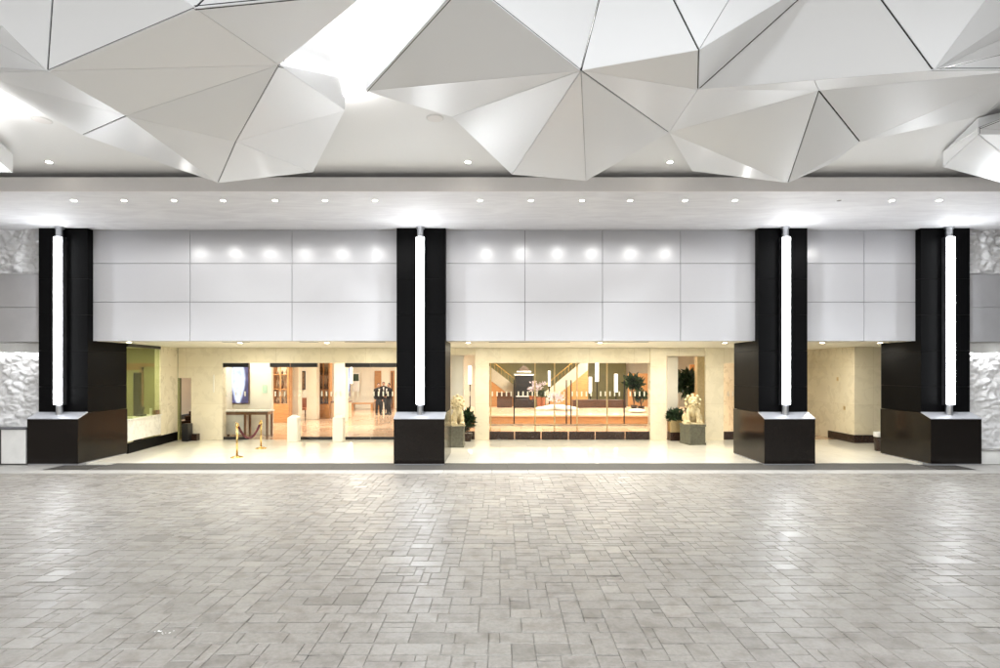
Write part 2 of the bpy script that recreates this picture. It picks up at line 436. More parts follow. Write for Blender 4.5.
MB().lathe((0, 14.98, 6.062), [(.085, 0), (.085, .2), (.11, .21), (.11, .262)]).build('top_cap', M['steel'], t0)
for i, cxp in enumerate(COLX):
    if i == 0: c, t = c0, t0
    else: c, t = copy_tree(c0), copy_tree(t0)
    c.location = (cxp, 0, 0); t.location = (cxp, 0, 0)
    c['label'] = COL_LAB[i]; t['label'] = TUBE_LAB[i]

# ------------------------------------------------------------------ white fascia bays
def fascia(px_edges, x0, x1, label):
    t = thing('fascia', label, 'fascia', ((x0 + x1) / 2, FD, ZE), 'white fascia bays above the entrance')
    xs = [x0] + [X(p, FD) for p in px_edges] + [x1]
    zs = [ZE] + [H + (HY - p) * FD / F for p in (302, 263.5)] + [ZS]
    g = .006; pn = MB()
    for a in range(len(xs) - 1):
        for b_ in range(len(zs) - 1):
            pn.box(xs[a] + (g if a else 0), xs[a + 1] - (g if a < len(xs) - 2 else 0), FD, FD + .04, zs[b_] + (g if b_ else 0), zs[b_ + 1] - g)
    pn.build('white_panels', M['fascia'], t, bevel=.004)
    MB().box(x0 + .002, x1 - .002, FD + .042, FD + .14, ZE + .012, ZS - .003).build('backing_frame', M['joint'], t)
ed = [(COLX[i] + HW - .009, COLX[i + 1] - HW + .009) for i in range(3)]
fascia([190, 292], *ed[0], 'wide white panelled fascia above the valet booth and doors')
fascia([525, 602.5, 680.5], *ed[1], 'white panelled fascia above the centre windows and lions')
fascia([864], *ed[2], 'narrow white panelled fascia above the cream alcove and litter bin')

# ------------------------------------------------------------------ soffits, beam, ceiling
struct(MB().box(-22, 22, SB + .002, FD + .14, ZS, ZS + .10).build('soffit', M['stucco']))
struct(MB().box(-22, 22, SB - .04, SB, ZS - .004, 6.63).build('ceiling_beam', M['beam'], bevel=.008))
struct(MB().box(-22, 22, SB + .01, SB + .5, 6.56, 6.62).box(-22, 22, SB + .45, SB + .5, 6.62, ZC).build('beam_recess', M['beam']))
struct(MB().box(-22, 22, -8, SB + .5, ZC, ZC + .25).build('ceiling', M['ceil']))
struct(MB().box(-16, 16, FD + .145, 22.6, ZE, ZE + .12).build('entry_soffit', M['soffit']))
struct(MB().box(-18, 20, 22.62, 37, 3.7, 3.8).build('lobby_ceiling', M['creampaint']))

# ------------------------------------------------------------------ ceiling facets
V = dict(
 a0=(47.5, 71, 5.50), a1=(195, 8, 5.80), a2=(54, -24, 6.05), u2=(233, -30, 6.3), u3=(370, -9, 6.35),
 l1=(-30, -6, 6.05), l2=(-30, 27, 6.25), l3=(-30, 66, 6.35), l4=(-30, 73, 6.6), a3=(279, 65, 5.95), a4=(126, 116, 5.55),
 a7=(82, 135, 6.62), T1=(218, 183, 5.80), a8=(236, 141.5, 5.65), a9=(345, 110, 6.35), a10=(313, 172, 6.45),
 v1=(346, 79, 6.70), v2=(288, 58, 6.70),
 b0=(581, 70.5, 5.40), b1=(365.5, 91, 6.15), g=(466, -21, 5.95), t6=(606.6, -30, 6.10), b4=(699, 50, 5.45), t8=(747, -30, 6.1),
 t9=(831, -30, 6.2), b5=(698, 89.5, 5.5), b6=(669, 132.5, 6.05), T2=(586, 181, 5.85), p1=(512, 174.5, 5.95), p2=(452, 117, 6.35),
 b7=(933.5, 70.5, 5.45), t11=(1007, -30, 6.2), r1=(1030, 6, 6.25), r2=(1030, 26, 6.45), r3=(1030, 48, 6.5), r4=(1030, 70, 6.3),
 m=(819, 79.5, 5.475), b8=(819, 91, 5.95), T3=(788, 183, 5.70), b9=(860, 142, 6.0), q1=(692, 171, 6.62), q2=(985, 115, 6.66), q3=(1030, 82, 6.66), q4=(832, 163, 6.45),
 e1=(364.5, 54, 6.70), e2=(462, -27, 6.68),
 c0=(978.5, 128, 6.35), c1=(978.5, 134.5, 6.25), c2=(943, 167, 6.65), c3=(1050, 196, 6.0), c4=(1050, 190, 5.9), c5=(1050, 134, 6.1), c6=(1050, 100, 6.5), c7=(943, 152, 6.70), c8=(978, 118, 6.72),
 d1=(-40, 106, 6.6), d2=(13, 154, 6.6), d3=(13, 173, 6.5), d4=(-40, 170, 6.1), d5=(-40, 125, 6.2),
)
V = {k: PZ(*v) for k, v in V.items()}
def on_plane(px, py, p, q, r):
    n = (V[q] - V[p]).cross(V[r] - V[p]); o = Vector((0, 0, H)); d = P(px, py, 1) - o
    return o + d * ((V[p] - o).dot(n) / d.dot(n))
V['u1'] = on_plane(138, -30, 'a0', 'a2', 'a1')
V['t7'] = on_plane(659, -30, 'b0', 't6', 'b4')
V['t10'] = on_plane(860, -30, 'b5', 't9', 'b7')
V['m'] = V['b5'].lerp(V['b7'], .515)
CL = {
 'A': ('big left cluster of white faceted ceiling panels hanging over the driveway',
   'a0 a2 u1 a1|a1 u1 u2|a1 u2 u3|a1 u3 a3|a0 l1 a2|a0 l2 l1|a0 l3 l2|a0 a4 l4|a0 l4 l3|a0 a1 a3|a0 a3 a4|a4 l4 a7|a4 a7 T1|a4 a3 a8|a4 a8 T1|a3 a9 a8|a8 a9 a10|a8 a10 T1|a3 v1 a9|a3 v2 v1'),
 'B': ('widest central cluster of white faceted ceiling panels with a hub of radiating joints',
   'b1 g b0|b0 g t6|b0 t6 t7 b4|b4 t7 t8|b4 t8 t9|b4 t9 b5|b5 t9 t10 b7|b7 t10 t11|b7 t11 r1|b7 r1 r2|b7 r2 r3|b7 r3 r4|b5 m b8|m b7 b8|b7 r4 b8|b5 b8 b6|b0 b4 b5|b0 b5 b6|b0 b6 T2|b0 T2 p1|b0 p1 p2|b0 p2 b1|b6 b8 T3|b8 b9 T3|b8 r4 b9|b6 T3 q1|b9 r4 q2|r4 q3 q2|T3 b9 q4|b1 e1 e2|b1 e2 g'),
 'C': ('small white faceted ceiling cluster at the right edge above the far right column',
   'c1 c2 c3|c1 c3 c4|c1 c4 c5|c0 c1 c5|c0 c5 c6|c7 c2 c1 c0|c7 c0 c8|c0 c6 c8'),
 'D': ('tiny corner of a faceted ceiling cluster at the left edge above the far left column',
   'd1 d2 d5|d2 d3 d5|d5 d3 d4'),
}
THICK = {('a0', 'a2'), ('a0', 'a1'), ('a1', 'u2'), ('b4', 't7'), ('b4', 'b5'), ('b7', 't10'), ('b8', 'b9'), ('b8', 'T3'), ('a3', 'a8'), ('a8', 'T1'), ('b0', 'g'), ('b0', 't6'), ('b5', 't9'), ('a4', 'a7'), ('c1', 'c4'), ('b0', 'b6')}
THIN = {('b0', 'b4'), ('a4', 'a8'), ('a8', 'a10'), ('a0', 'a4'), ('b5', 'm'), ('m', 'b7'), ('m', 'b8')}
def gap(a, b_):
    if (a, b_) in THICK or (b_, a) in THICK: return .0085
    if (a, b_) in THIN or (b_, a) in THIN: return .0025
    return .0034
for key, (lab, spec) in CL.items():
    names = [f.split() for f in spec.split('|')]
    allv = [V[n] for f in names for n in f]
    cen = sum(allv, Vector()) / len(allv)
    t = thing('ceiling_sculpture', lab, 'ceiling sculpture', (cen.x, cen.y, ZC), 'faceted white ceiling sculptures')
    back = MB()
    for f in names:
        pts = [V[n] for n in f]
        nrm = (pts[1] - pts[0]).cross(pts[2] - pts[0]).normalized()
        view = (pts[0] - Vector((0, 0, H)))
        if nrm.dot(view) > 0: nrm = -nrm
        n_ = len(pts); c = sum(pts, Vector()) / n_
        # inset polygon by per-edge gaps: intersect offset lines
        ins = []
        lines = []
        for k in range(n_):
            p, q = pts[k], pts[(k + 1) % n_]; d = (q - p).normalized(); inn = nrm.cross(d)
            if inn.dot(c - p) < 0: inn = -inn
            lines.append((p + inn * gap(f[k], f[(k + 1) % n_]), d, inn))
        ok = True
        for k in range(n_):
            p1, d1, i1 = lines[k - 1]; p2, d2, i2 = lines[k]
            den = d1.dot(i2)
            if abs(den) < 1e-4: ins.append(pts[k].lerp(c, .01)); continue
            s_ = (p2 - p1).dot(i2) / den; q = p1 + d1 * s_
            if (q - pts[k]).length > .25: q = pts[k] + (q - pts[k]).normalized() * .25
            ins.append(q)
        MB().prism(ins, [p - nrm * .012 for p in ins]).build('facet_panel', M['facet'], t)
        back.prism([p.lerp(c, -.002) - nrm * .017 for p in pts], [p.lerp(c, .0) - nrm * .024 for p in pts])
    back.build('backing_frame', M['darkback'], t)
    if key in 'AB':   # hanger rods from the ceiling, behind the panels
        for n in ({'A': 'a0 a3 a4 a8', 'B': 'b0 b5 b7 b8 b6'}[key]).split():
            p = V[n] + Vector((0, .15, .12)); MB().tube([p, (p.x, p.y, ZC)], .012, 8).build('hanger_rod', M['steel'], t)

# ------------------------------------------------------------------ lamps
def light(kind, name, loc, energy, col, rot=(0, 0, 0), **kw):
    L = bpy.data.lights.new(name, kind); L.energy = energy; L.color = col
    for k, v_ in kw.items(): setattr(L, k, v_)
    o = bpy.data.objects.new(name, L); COL.objects.link(o); o.location = loc; o.rotation_euler = rot; return o

DL = None
def downlight(x, y, z, label, group, lensmat='lens', r=.058):
    global DL
    t = thing('recessed_downlight', label, 'downlight', (x, y, z), group)
    MB().lathe((x, y, z - .006), [(r, 0), (r + .025, .004), (r + .025, .008)]).build('trim_ring', M['trim'], t)
    MB().lathe((x, y, z - .009), [(r - .012, 0), (r - .008, .002)]).build('lamp_lens', M[lensmat], t)
    return t
px_row = [74, 124, 174, 223, 275, 325, 375, 480, 531, 582, 630, 685, 735, 839, 892, 939]
names = ['first soffit downlight right of the far left light tube', 'second soffit downlight right of the far left light tube', 'third soffit downlight right of the far left light tube', 'fourth soffit downlight right of the far left light tube, below the left cluster tip',
         'fifth soffit downlight right of the far left light tube', 'second soffit downlight left of the centre left light tube', 'first soffit downlight left of the centre left light tube',
         'first soffit downlight right of the centre left light tube', 'second soffit downlight right of the centre left light tube', 'third soffit downlight right of the centre left light tube, below the hub tip',
         'third soffit downlight left of the centre right light tube', 'second soffit downlight left of the centre right light tube', 'first soffit downlight left of the centre right light tube',
         'unlit dark soffit downlight right of the centre right light tube', 'second soffit downlight right of the centre right light tube', 'last soffit downlight of the row, beside the far right light tube']
M['deadlens'] = mat('unlit_lens', (.12, .11, .1), None, .3, scale=10)
for p, lab in zip(px_row, names):
    x = X(p, 12.63)
    dead = p == 839
    downlight(x, 12.63, ZS, lab, 'soffit downlight row', 'deadlens' if dead else 'lens')
    if not dead:
        light('SPOT', 'downlight_beam', (x, 12.63, ZS - .03), 118, (.95, .975, 1), spot_size=R(112), spot_blend=.9, shadow_soft_size=.05)
        light('SPOT', 'downlight_lamp', (x, 12.63, ZS - .03), 26, (1, .985, .96), spot_size=R(176), spot_blend=.25, shadow_soft_size=.05)
for p, lab in ((49, 'upper ceiling downlight left of the left sculpture tip'), (468, 'upper ceiling downlight left of the central sculpture tip'), (670, 'upper ceiling downlight right of the central sculpture tip')):
    x = X(p, 11.44); downlight(x, 11.44, ZC, lab, 'upper ceiling downlights', 'lens', .065)
    light('SPOT', 'ceiling_lamp', (x, 11.44, ZC - .03), 60, (1, .98, .95), spot_size=R(110), spot_blend=.8, shadow_soft_size=.06)
# ceiling loudspeakers
for (px, py, lab) in ((42, 120, 'round flush ceiling speaker near the left edge'), (435, 118, 'round flush ceiling speaker left of the central hub')):
    p = PZ(px, py, ZC); t = thing('ceiling_speaker', lab, 'ceiling speaker', (p.x, p.y, ZC), 'flush ceiling speakers')
    MB().lathe((p.x, p.y, ZC - .012), [(.13, 0), (.15, .006), (.15, .014)]).build('bezel', M['trim'], t)
    MB().lathe((p.x, p.y, ZC - .016), [(.118, 0), (.126, .003)]).build('speaker_mesh', M['beam'], t)
# cove up-lights hidden above the sculptures, washing the ceiling
for (x, y, e, z) in ((-.75, 6.4, 26, 6.45), (-3.0, 6.3, 20, 6.45), (-8.6, 8.6, 40, 6.3), (5.6, 8.3, 50, 6.5), (-1.2, 7.1, 17, 6.5), (-2.75, 8.2, 18, 6.5), (2.0, 7.0, 18, 6.4), (10.6, 8.8, 20, 6.5)):
    t = thing('cove_uplight', 'slim ceiling wash light above the panels at %.1f' % x, 'uplight', (x, y, z)) if False else None
    light('AREA', 'cove_uplight', (x, y, z), e, (1, .98, .95), rot=(math.pi, 0, 0), shape='RECTANGLE', size=1.2, size_y=.15)
# driveway canopy lamps behind and over the camera (the porte-cochere goes on behind the photographer)
for x in (-14, -7, 0, 7, 14):
    for y in (-5, 1.2):
        light('AREA', 'canopy_lamp', (x, y, ZC - .05), 250 if y < 0 else 120, (.93, .965, 1), shape='DISK', size=1.0)
# warm entry lights under the entry soffit
entry_lab = {129: 'warm entry downlight in front of the booth window', 327: 'warm entry downlight above the left doors', 468: 'warm entry downlight above the left lion', 725: 'warm entry downlight above the pilaster right of the right lion', 822: 'warm entry downlight in the cream alcove', 880: 'warm entry downlight above the litter bin', 600: 'warm entry downlight above the centre windows', 240: 'warm entry downlight above the rope stanchions'}
for p, lab in entry_lab.items():
    y = 16.3 if p != 129 else 15.9
    x = X(p, y); downlight(x, y, ZE, lab, 'warm entry downlights', 'warmlens', .07)
    light('SPOT', 'entry_lamp', (x, y, ZE - .04), 30, (1, .93, .79), spot_size=R(165), spot_blend=.9, shadow_soft_size=.08)
for x in (-8.5, -4.5, -.3, 3.2, 6.0, 10.4):
    light('AREA', 'entry_wash', (x, 18.3, ZE - .03), 23, (1, .94, .80), shape='RECTANGLE', size=1.4, size_y=.4)
# slot air vents in the entry soffit
for (pa, pb, lab) in ((223, 249, 'slot air vent above the picture screen'), (300, 318, 'slot air vent above the bollards'), (345, 385, 'slot air vent beside the centre left column'), (489, 570, 'long slot air vent above the centre windows'), (595, 648, 'slot air vent above the right end of the centre windows')):
    y = 15.75; t = thing('air_vent', lab, 'air vent', (X((pa + pb) / 2, y), y, ZE), 'slot vents in the entry soffit')
    MB().box(X(pa, y), X(pb, y), y - .07, y + .07, ZE - .008, ZE - .001).build('vent_frame', M['joint'], t)
    s_ = MB()
    for k in range(3): s_.box(X(pa, y) + .02, X(pb, y) - .02, y - .05 + k * .036, y - .03 + k * .036, ZE - .012, ZE - .009)
    s_.build('vent_slats', M['steel'], t)

# ------------------------------------------------------------------ rough side walls
def rough_wall(x0, x1, z0, z1, seed):
    n = max(4, int((x1 - x0) / .034)); k = max(4, int((z1 - z0) / .034)); b_ = MB()
    for j in range(k + 1):
        for i in range(n + 1):
            x = x0 + (x1 - x0) * i / n; z = z0 + (z1 - z0) * j / k
            p = Vector((x * 3.6 + seed, z * 4.6, 3.1))
            dd = noise.voronoi(p)[0]
            h = .11 * min(.6, dd[1] - dd[0]) + .035 * noise.noise(p * 2.4) + .09 * noise.noise(p * .7) - .02
            b_.v.append((x, FD - .02 - max(-.05, min(.16, h)), z))
    for j in range(k):
        for i in range(n):
            a = j * (n + 1) + i; b_.f.append((a, a + 1, a + n + 2, a + n + 1))
    return b_
for s, (xa, xb) in enumerate(((-20, COLX[0] - HW - .02), (COLX[3] + HW + .02, 20))):
    lab = ['crumpled white plaster wall with a grey metal band left of the far left column', 'crumpled white plaster wall with a grey metal band right of the far right column'][s]
    t = thing('rough_plaster_wall', lab, 'wall', ((xa + xb) / 2, FD, 0), 'crumpled plaster side walls')
    za = H + (HY - 352) * FD / F; zb = H + (HY - 275) * FD / F; zm = H + (HY - 308) * FD / F; zl = H + (HY - 342) * FD / F
    MB().box(xa, xb, FD + .05, FD + .3, -.02, ZS).build('wall_core', M['white'], t)
    rough_wall(xa, xb, 0, za - .02, 0 + s * 9).build('lower_plaster', M['rough'], t)
    rough_wall(xa, xb, zb + .03, ZS, 4 + s * 9).build('upper_plaster', M['rough'], t)
    bd = MB()
    w = 3.2; x = xa if s else xb
    while (x < xb - .01) if s else (x > xa + .01):
        a, c = (x, min(xb, x + w)) if s else (max(xa, x - w), x)
        bd.box(a + .004, c - .004, FD - .16, FD + .04, zl, zm - .004); bd.box(a + .004, c - .004, FD - .16, FD + .04, zm + .004, zb); x = c if s else a
    bd.build('metal_band', M['band'], t, bevel=.004)
    # low service cabinet / ledge at its foot
light('AREA', 'wall_graze', (-15.5, FD - .1, 2.98), 9, (1, 1, 1), shape='RECTANGLE', size=6, size_y=.08)
light('AREA', 'wall_graze', (15.5, FD - .1, 2.98), 9, (1, 1, 1), shape='RECTANGLE', size=6, size_y=.08)
t = thing('service_cabinet', 'low white service cabinet with dark edging beside the far left plinth', 'cabinet', (-13.6, 14.9, 0))
MB().box(-16.5, -12.5, 14.75, 15.1, 0.03, .93).build('cabinet_body', M['white'], t, bevel=.01)
MB().box(-16.52, -12.48, 14.73, 15.1, .933, .97).build('cabinet_top', M['joint'], t, bevel=.006)
MB().box(-13.20, -13.14, 14.735, 14.748, .03, .93).build('door_edge', M['blackmetal'], t)
t = thing('low_kerb_wall', 'low white kerb wall beside the far right plinth', 'low wall', (14.5, 14.9, 0))
MB().box(12.75, 19, 14.85, 15.12, 0.0, .34).build('kerb_body', M['white'], t, bevel=.01)
MB().box(12.75, 19, 14.83, 15.12, .342, .38).build('kerb_cap', M['kerb'], t, bevel=.006)

# ------------------------------------------------------------------ entrance wall (cream marble)
def gx(px, d=GW): return X(px, d)
ZD = 2.75
wall = thing('marble_entrance_wall', 'cream marble entrance wall around the doors and windows', 'wall', (0, GW, 0))
w = MB()
w.box(gx(191), gx(222), GW, GW + .3, 0, ZE - .002)
w.box(gx(178), gx(191), GW, GW + .3, H + (HY - 378) * GW / F, ZE - .002)
w.box(gx(222), gx(436), GW, GW + .3, ZD, ZE - .002)
w.box(gx(436), gx(475), GW, GW + .3, 3.04, ZE - .002)
w.box(gx(475), gx(489), GW - .06, GW + .3, 0, ZE - .002)
w.box(gx(489), gx(650), GW, GW + .3, ZD, ZE - .002)
w.box(gx(650), gx(666), GW - .06, GW + .3, 0, ZE - .002)
w.box(gx(666), gx(705), GW, GW + .3, 3.0, ZE - .002)
w.box(gx(705), gx(723), GW - .06, GW + .3, 0, ZE - .002)
w.box(gx(723), gx(738), GW, GW + .3, ZD, ZE - .002)
w.box(gx(738), gx(740), GW, GW + .3, 0, ZE - .002)
w.box(gx(740) , gx(740) + .3, GW + .3, 22.6, 0, ZE - .002)
wall_o = w.build('marble_cladding', M['cream'], wall, bevel=.006)
# skirting box by the staff door
MB().box(gx(191.5), gx(200), GW - .22, GW - .004, 0, .24).build('skirting_block', M['kick'], wall, bevel=.006)
# ivory piers beside the lions
def pier(pa, pb, d, label, zt=3.04, dep=.3):
    o = MB().box(X(pa, d), X(pb, d), d, d + dep, 0, zt).build('pier', M['pier'], bevel=.008); tag(o, label, 'pier', 'ivory piers'); return o
pier(451, 463.5, 20.35, 'ivory pier behind the left lion statue')
pier(667, 678, 20.35, 'ivory pier left of the right lion statue')
# golden reveal
o = MB().box(gx(697.5), gx(704.8), GW + .02, GW + .29, 0, 2.98).build('gold_jamb', M['gold'], bevel=.006); tag(o, 'champagne gold jamb right of the right lion statue', 'jamb', 'gold jambs')
o = MB().box(gx(447), gx(450), GW + .02, GW + .29, 0, 3.0).build('gold_jamb', M['gold'], bevel=.006); tag(o, 'champagne gold jamb beside the centre left column', 'jamb', 'gold jambs')

# alcove right of the third column
al = thing('alcove_wall', 'cream marble corner wall with dark skirting behind the litter bin', 'wall', (12.15, 19.2, 0))
MB().box(12.15, 16, 19.2, 22.9, 0, ZE - .002).build('wall_body', M['cream'], al, bevel=.006)
MB().box(12.12, 13.2, 19.165, 19.198, 0, .27).build('skirting_front', M['kick'], al)
MB().box(12.118, 12.148, 19.2, 20.7, 0, .27).build('skirting_side', M['kick'], al)
o = MB().box(gx(740) + .3, 12.15, 22.62, 22.9, 0, ZE - .002).build('alcove_back_wall', M['cream']); tag(o, 'cream marble back wall of the alcove left of the litter bin', 'wall')
for k, (py, d) in enumerate(((379, 20.15), (408, 19.75))):
    p = P(839, py, d)
    o = MB().box(12.135, 12.148, d - .05, d + .05, p.z - .07, p.z + .07).build('wall_switch', M['gold'], bevel=.004)
    tag(o, ['upper small switch plate on the cream alcove wall', 'lower small switch plate on the cream alcove wall'][k], 'switch plate', 'switch plates in the alcove')
# litter bin
bx, by = X(880, 17.3), 17.3
t = thing('litter_bin', 'round dark litter bin with a white liner rim beside the far right plinth', 'litter bin', (bx, by, 0))
MB().lathe((bx, by, 0), [(.13, 0), (.145, .02), (.165, .50), (.16, .50), (.14, .05)]).build('bin_body', M['kick'], t, smooth=False)
rim = MB().lathe((bx, by, .44), [(.17, 0), (.178, .03), (.176, .14), (.15, .15), (.145, .04)]); rim.build('liner', M['white'], t)

# ------------------------------------------------------------------ glazing
def glass_unit(name, label, cat, pa, pb, d=GW + .12, zt=ZD, header=None, rail=None, handle=None, marks=True, kick=None, group=None):
    x0, x1 = X(pa, d) + .006, X(pb, d) - .006
    t = thing(name, label, cat, ((x0 + x1) / 2, d, 0), group)
    zb = .29 if kick else (.10 if rail else .02)
    zt2 = zt - (.15 if header else .0)
    MB().box(x0, x1, d, d + .012, zb, zt2 - .002).build('glass_pane', M['glass'], t)
    if header: MB().box(x0, x1, d - .05, d + .06, zt - .15, zt - .003).build('header_rail', M['blackmetal'], t, bevel=.004)
    if rail: MB().box(x0, x1, d - .02, d + .03, 0.003, .10).build('bottom_rail', M['blackmetal'], t, bevel=.003)
    if kick: MB().box(x0 + .012, x1 - .012, d - .04, d + .04, 0.003, .29).build('kick_panel', M['kick'], t, bevel=.004)
    if handle:
        xh = X(handle, d)
        hb = MB().tube([(xh, d - .07, .57), (xh, d - .07, 2.14)], .022, 10)
        for z in (.75, 1.95): hb.tube([(xh, d - .07, z), (xh, d, z)], .012, 8)
        hb.build('pull_handle', M['blackmetal'], t)
    if marks:
        mk = MB(); n = int((x1 - x0 - .06) / .168); s0 = (x0 + x1) / 2 - (n - 1) * .168 / 2
        for k in range(max(0, n)):
            xx = s0 + k * .168; mk.box(xx - .024, xx + .024, d - .003, d - .0005, 1.56, 1.73)
        if n > 0: mk.build('safety_marks', M['mark'], t)
    return t
GL = 'glass doors and panes of the entrance'
glass_unit('glass_door', 'glass door with black header in front of the glowing blue picture', 'glass door', 222.5, 249, header=1, rail=1, group=GL)
glass_unit('glass_panel', 'plain glass panel in front of the wall with the green sign', 'glass panel', 249, 270, group=GL, marks=False)
glass_unit('glass_panel', 'glass panel with short black header in front of the wooden display cabinet', 'glass panel', 270, 290, header=1, group=GL)
glass_unit('glass_door', 'glass door with black header between the two stone bollards', 'glass door', 291, 317.5, header=1, rail=1, group=GL)
glass_unit('glass_panel', 'glass panel without header right of the bollard gap door', 'glass panel', 317.5, 345, rail=1, group=GL)
glass_unit('glass_door', 'left leaf of the wide glass doors in front of the two standing people', 'glass door', 345, 370.5, header=1, rail=1, group=GL)
glass_unit('glass_door', 'right leaf of the wide glass doors beside the centre left column', 'glass door', 370.5, 396, header=1, rail=1, group=GL)
glass_unit('glass_panel', 'glass panel hidden mostly behind the centre left column', 'glass panel', 396, 436, header=1, rail=1, group=GL, marks=False)
glass_unit('glass_panel', 'tall glass panel with dark kick panel behind the left lion', 'glass panel', 464, 475, zt=3.02, kick=1, group=GL, d=GW + .2)
glass_unit('glass_panel', 'leftmost pane of the centre window with a thin pull bar', 'glass panel', 489, 514.5, kick=1, handle=514, group=GL)
glass_unit('glass_panel', 'second pane of the centre window from its left end', 'glass panel', 514.5, 541, kick=1, group=GL)
glass_unit('glass_door', 'left glass door leaf of the centre window pair with black pull bar', 'glass door', 541, 568.3, kick=1, handle=566.2, group=GL)
glass_unit('glass_door', 'right glass door leaf of the centre window pair with black pull bar', 'glass door', 568.3, 595, kick=1, handle=570.8, group=GL)
glass_unit('glass_panel', 'wide clear pane right of the centre doors with black pull bar', 'glass panel', 595, 625, kick=1, handle=623.8, group=GL)
glass_unit('glass_panel', 'rightmost pane of the centre window in front of the dark fern', 'glass panel', 625, 649.5, kick=1, group=GL)
glass_unit('glass_panel', 'tall glass panel with dark kick panel behind the right lion', 'glass panel', 678.5, 697, zt=2.98, kick=1, group=GL, d=GW + .2, marks=False)
glass_unit('glass_panel', 'narrow glass panel with dark kick panel beside the centre right column', 'glass panel', 723.5, 737.5, kick=1, group=GL)
# brass-edged mullion posts seen in the centre window
for p, lab in ((490.8, 'thin gold post at the left end of the centre window'), (535, 'thin gold post in front of the dark stair block'), (554.5, 'thin gold post in front of the right stair foot'), (577, 'thin gold post right of the centre doors'), (607, 'thin gold post in front of the tall lit lamp')):
    o = MB().box(X(p, 20.5) - .022, X(p, 20.5) + .022, 20.46, 20.52, 0, 3.2).build('window_post', M['gold'], bevel=.003); tag(o, lab, 'post', 'gold window posts')

# bollards
bl = []
for k, p in enumerate((294, 339)):
    d = 19.6; t = MB(); x = X(p, d)
    t.prism([(x - .175, d - .175, 0), (x + .175, d - .175, 0), (x + .175, d + .175, 0), (x - .175, d + .175, 0)], [(x - .175, d - .175, .84), (x + .175, d - .175, .84), (x + .175, d + .175, .84), (x - .175, d + .175, .84)])
    t.prism([(x - .175, d - .175, .84), (x + .175, d - .175, .84), (x + .175, d + .175, .84), (x - .175, d + .175, .84)], [(x - .05, d - .05, .93), (x + .05, d - .05, .93), (x + .05, d + .05, .93), (x - .05, d + .05, .93)])
    o = t.build('stone_bollard', M['pier'], bevel=.012)
    tag(o, ['ivory stone bollard in front of the display cabinet, nearer the rope stanchions', 'ivory stone bollard at the left edge of the wide glass doors'][k], 'bollard', 'ivory bollards at the doors')

# stanchions and rope
stp = []
for k, (px, py, pt) in enumerate(((237, 457.5, 423), (261, 448.5, 420.5))):
    d = F * H / (py - HY); x = X(px, d); z1 = H + (HY - pt) * d / F
    t = thing('rope_stanchion', ['brass rope stanchion nearer the driveway', 'brass rope stanchion nearer the glass doors'][k], 'stanchion', (x, d, 0), 'brass rope stanchions')
    MB().lathe((x, d, 0), [(.17, 0), (.17, .015), (.13, .03), (.04, .05), (.03, .07)]).build('base', M['brass'], t, smooth=True)
    MB().lathe((x, d, .06), [(.028, 0), (.028, z1 - .17)]).build('post', M['brass'], t, smooth=True)
    MB().lathe((x, d, z1 - .11), [(.028, 0), (.045, .01), (.045, .06), (.03, .07), (.04, .1), (.012, .125)]).build('finial', M['brass'], t, smooth=True)
    stp.append(Vector((x, d, z1 - .07)))
a, b2 = stp; pts = []
for k in range(21):
    u = k / 20; p = a.lerp(b2, .03 + .94 * u); p.z -= .42 * (1 - (2 * u - 1) ** 2) + 0; pts.append(p)
t = thing('velvet_rope', 'dark red velvet rope slung between the two brass stanchions', 'rope', tuple(a))
MB().tube(pts, .034, 10).build('rope', M['velvet'], t, smooth=True)
MB().tube([pts[0] + Vector((0, 0, .02)), pts[1]], .032, 10).tube([pts[-2], pts[-1] + Vector((0, 0, .02))], .032, 10).build('rope_ends', M['brass'], t)

# ------------------------------------------------------------------ valet booth (skewed side wall on the left)
A = Vector((-11.10, 16.72, 0)); B = Vector((-11.50, 19.98, 0)); du = (B - A).normalized(); dn = Vector((-du.y, du.x, 0))  # dn points to the left / booth side
if dn.x > 0: dn = -dn
L = (B - A).length
def skew(mb, u0, u1, n0, n1, z0, z1):
    r = [A + du * u + dn * n for u, n in ((u0, n0), (u1, n0), (u1, n1), (u0, n1))]
    return mb.prism([(p.x, p.y, z0) for p in r], [(p.x, p.y, z1) for p in r])
t = thing('valet_booth', 'valet booth with green tinted window above an ivory counter front', 'booth', tuple(A))
skew(MB(), .0, 2.04, 0, .12, .36, .98).build('counter_front', M['counter'], t, bevel=.006)
skew(MB(), .0, 2.04, -.05, .55, .983, 1.025).build('counter_top', M['counter'], t, bevel=.006)
skew(MB(), .0, 3.27, -.006, .11, 0, .30).build('black_base', M['black'], t, bevel=.004)
skew(MB(), 2.05, 3.28, 0, .2, .303, ZE - .002).build('side_wall', M['cream'], t, bevel=.006)
skew(MB(), .0, 2.04, .0, .12, 3.20, ZE - .004).build('window_head', M['blackmetal'], t)
skew(MB(), .0, 2.04, .05, .062, 1.028, 3.197).build('window_glass', M['boothglass'], t)
bw = MB()
bw.box(-14.6, -14.5, 16.8, 20.3, 0, ZE - .003).box(-14.5, -11.55, 20.2, 20.3, 0, ZE - .003)
skew(bw, -.1, 0.0, .7, 3.2, 0, ZE - .003)
bw.build('inner_wall', M['olive'], t)
MB().box(-13.75, -12.95, 20.12, 20.198, 0, 2.5).build('inner_door', M['olive'], t, bevel=.01)
MB().box(-14.5, -11.55, 20.15, 20.198, 2.62, 2.74).build('cornice', M['midwood'], t)
MB().box(-13.85, -13.76, 20.1, 20.198, 0, 2.6).box(-12.94, -12.85, 20.1, 20.198, 0, 2.6).box(-13.85, -12.85, 20.1, 20.198, 2.505, 2.6).build('door_surround', M['midwood'], t)
light('AREA', 'booth_lamp', (-12.7, 18.2, ZE - .05), 50, (1, .95, .7), shape='DISK', size=.6)
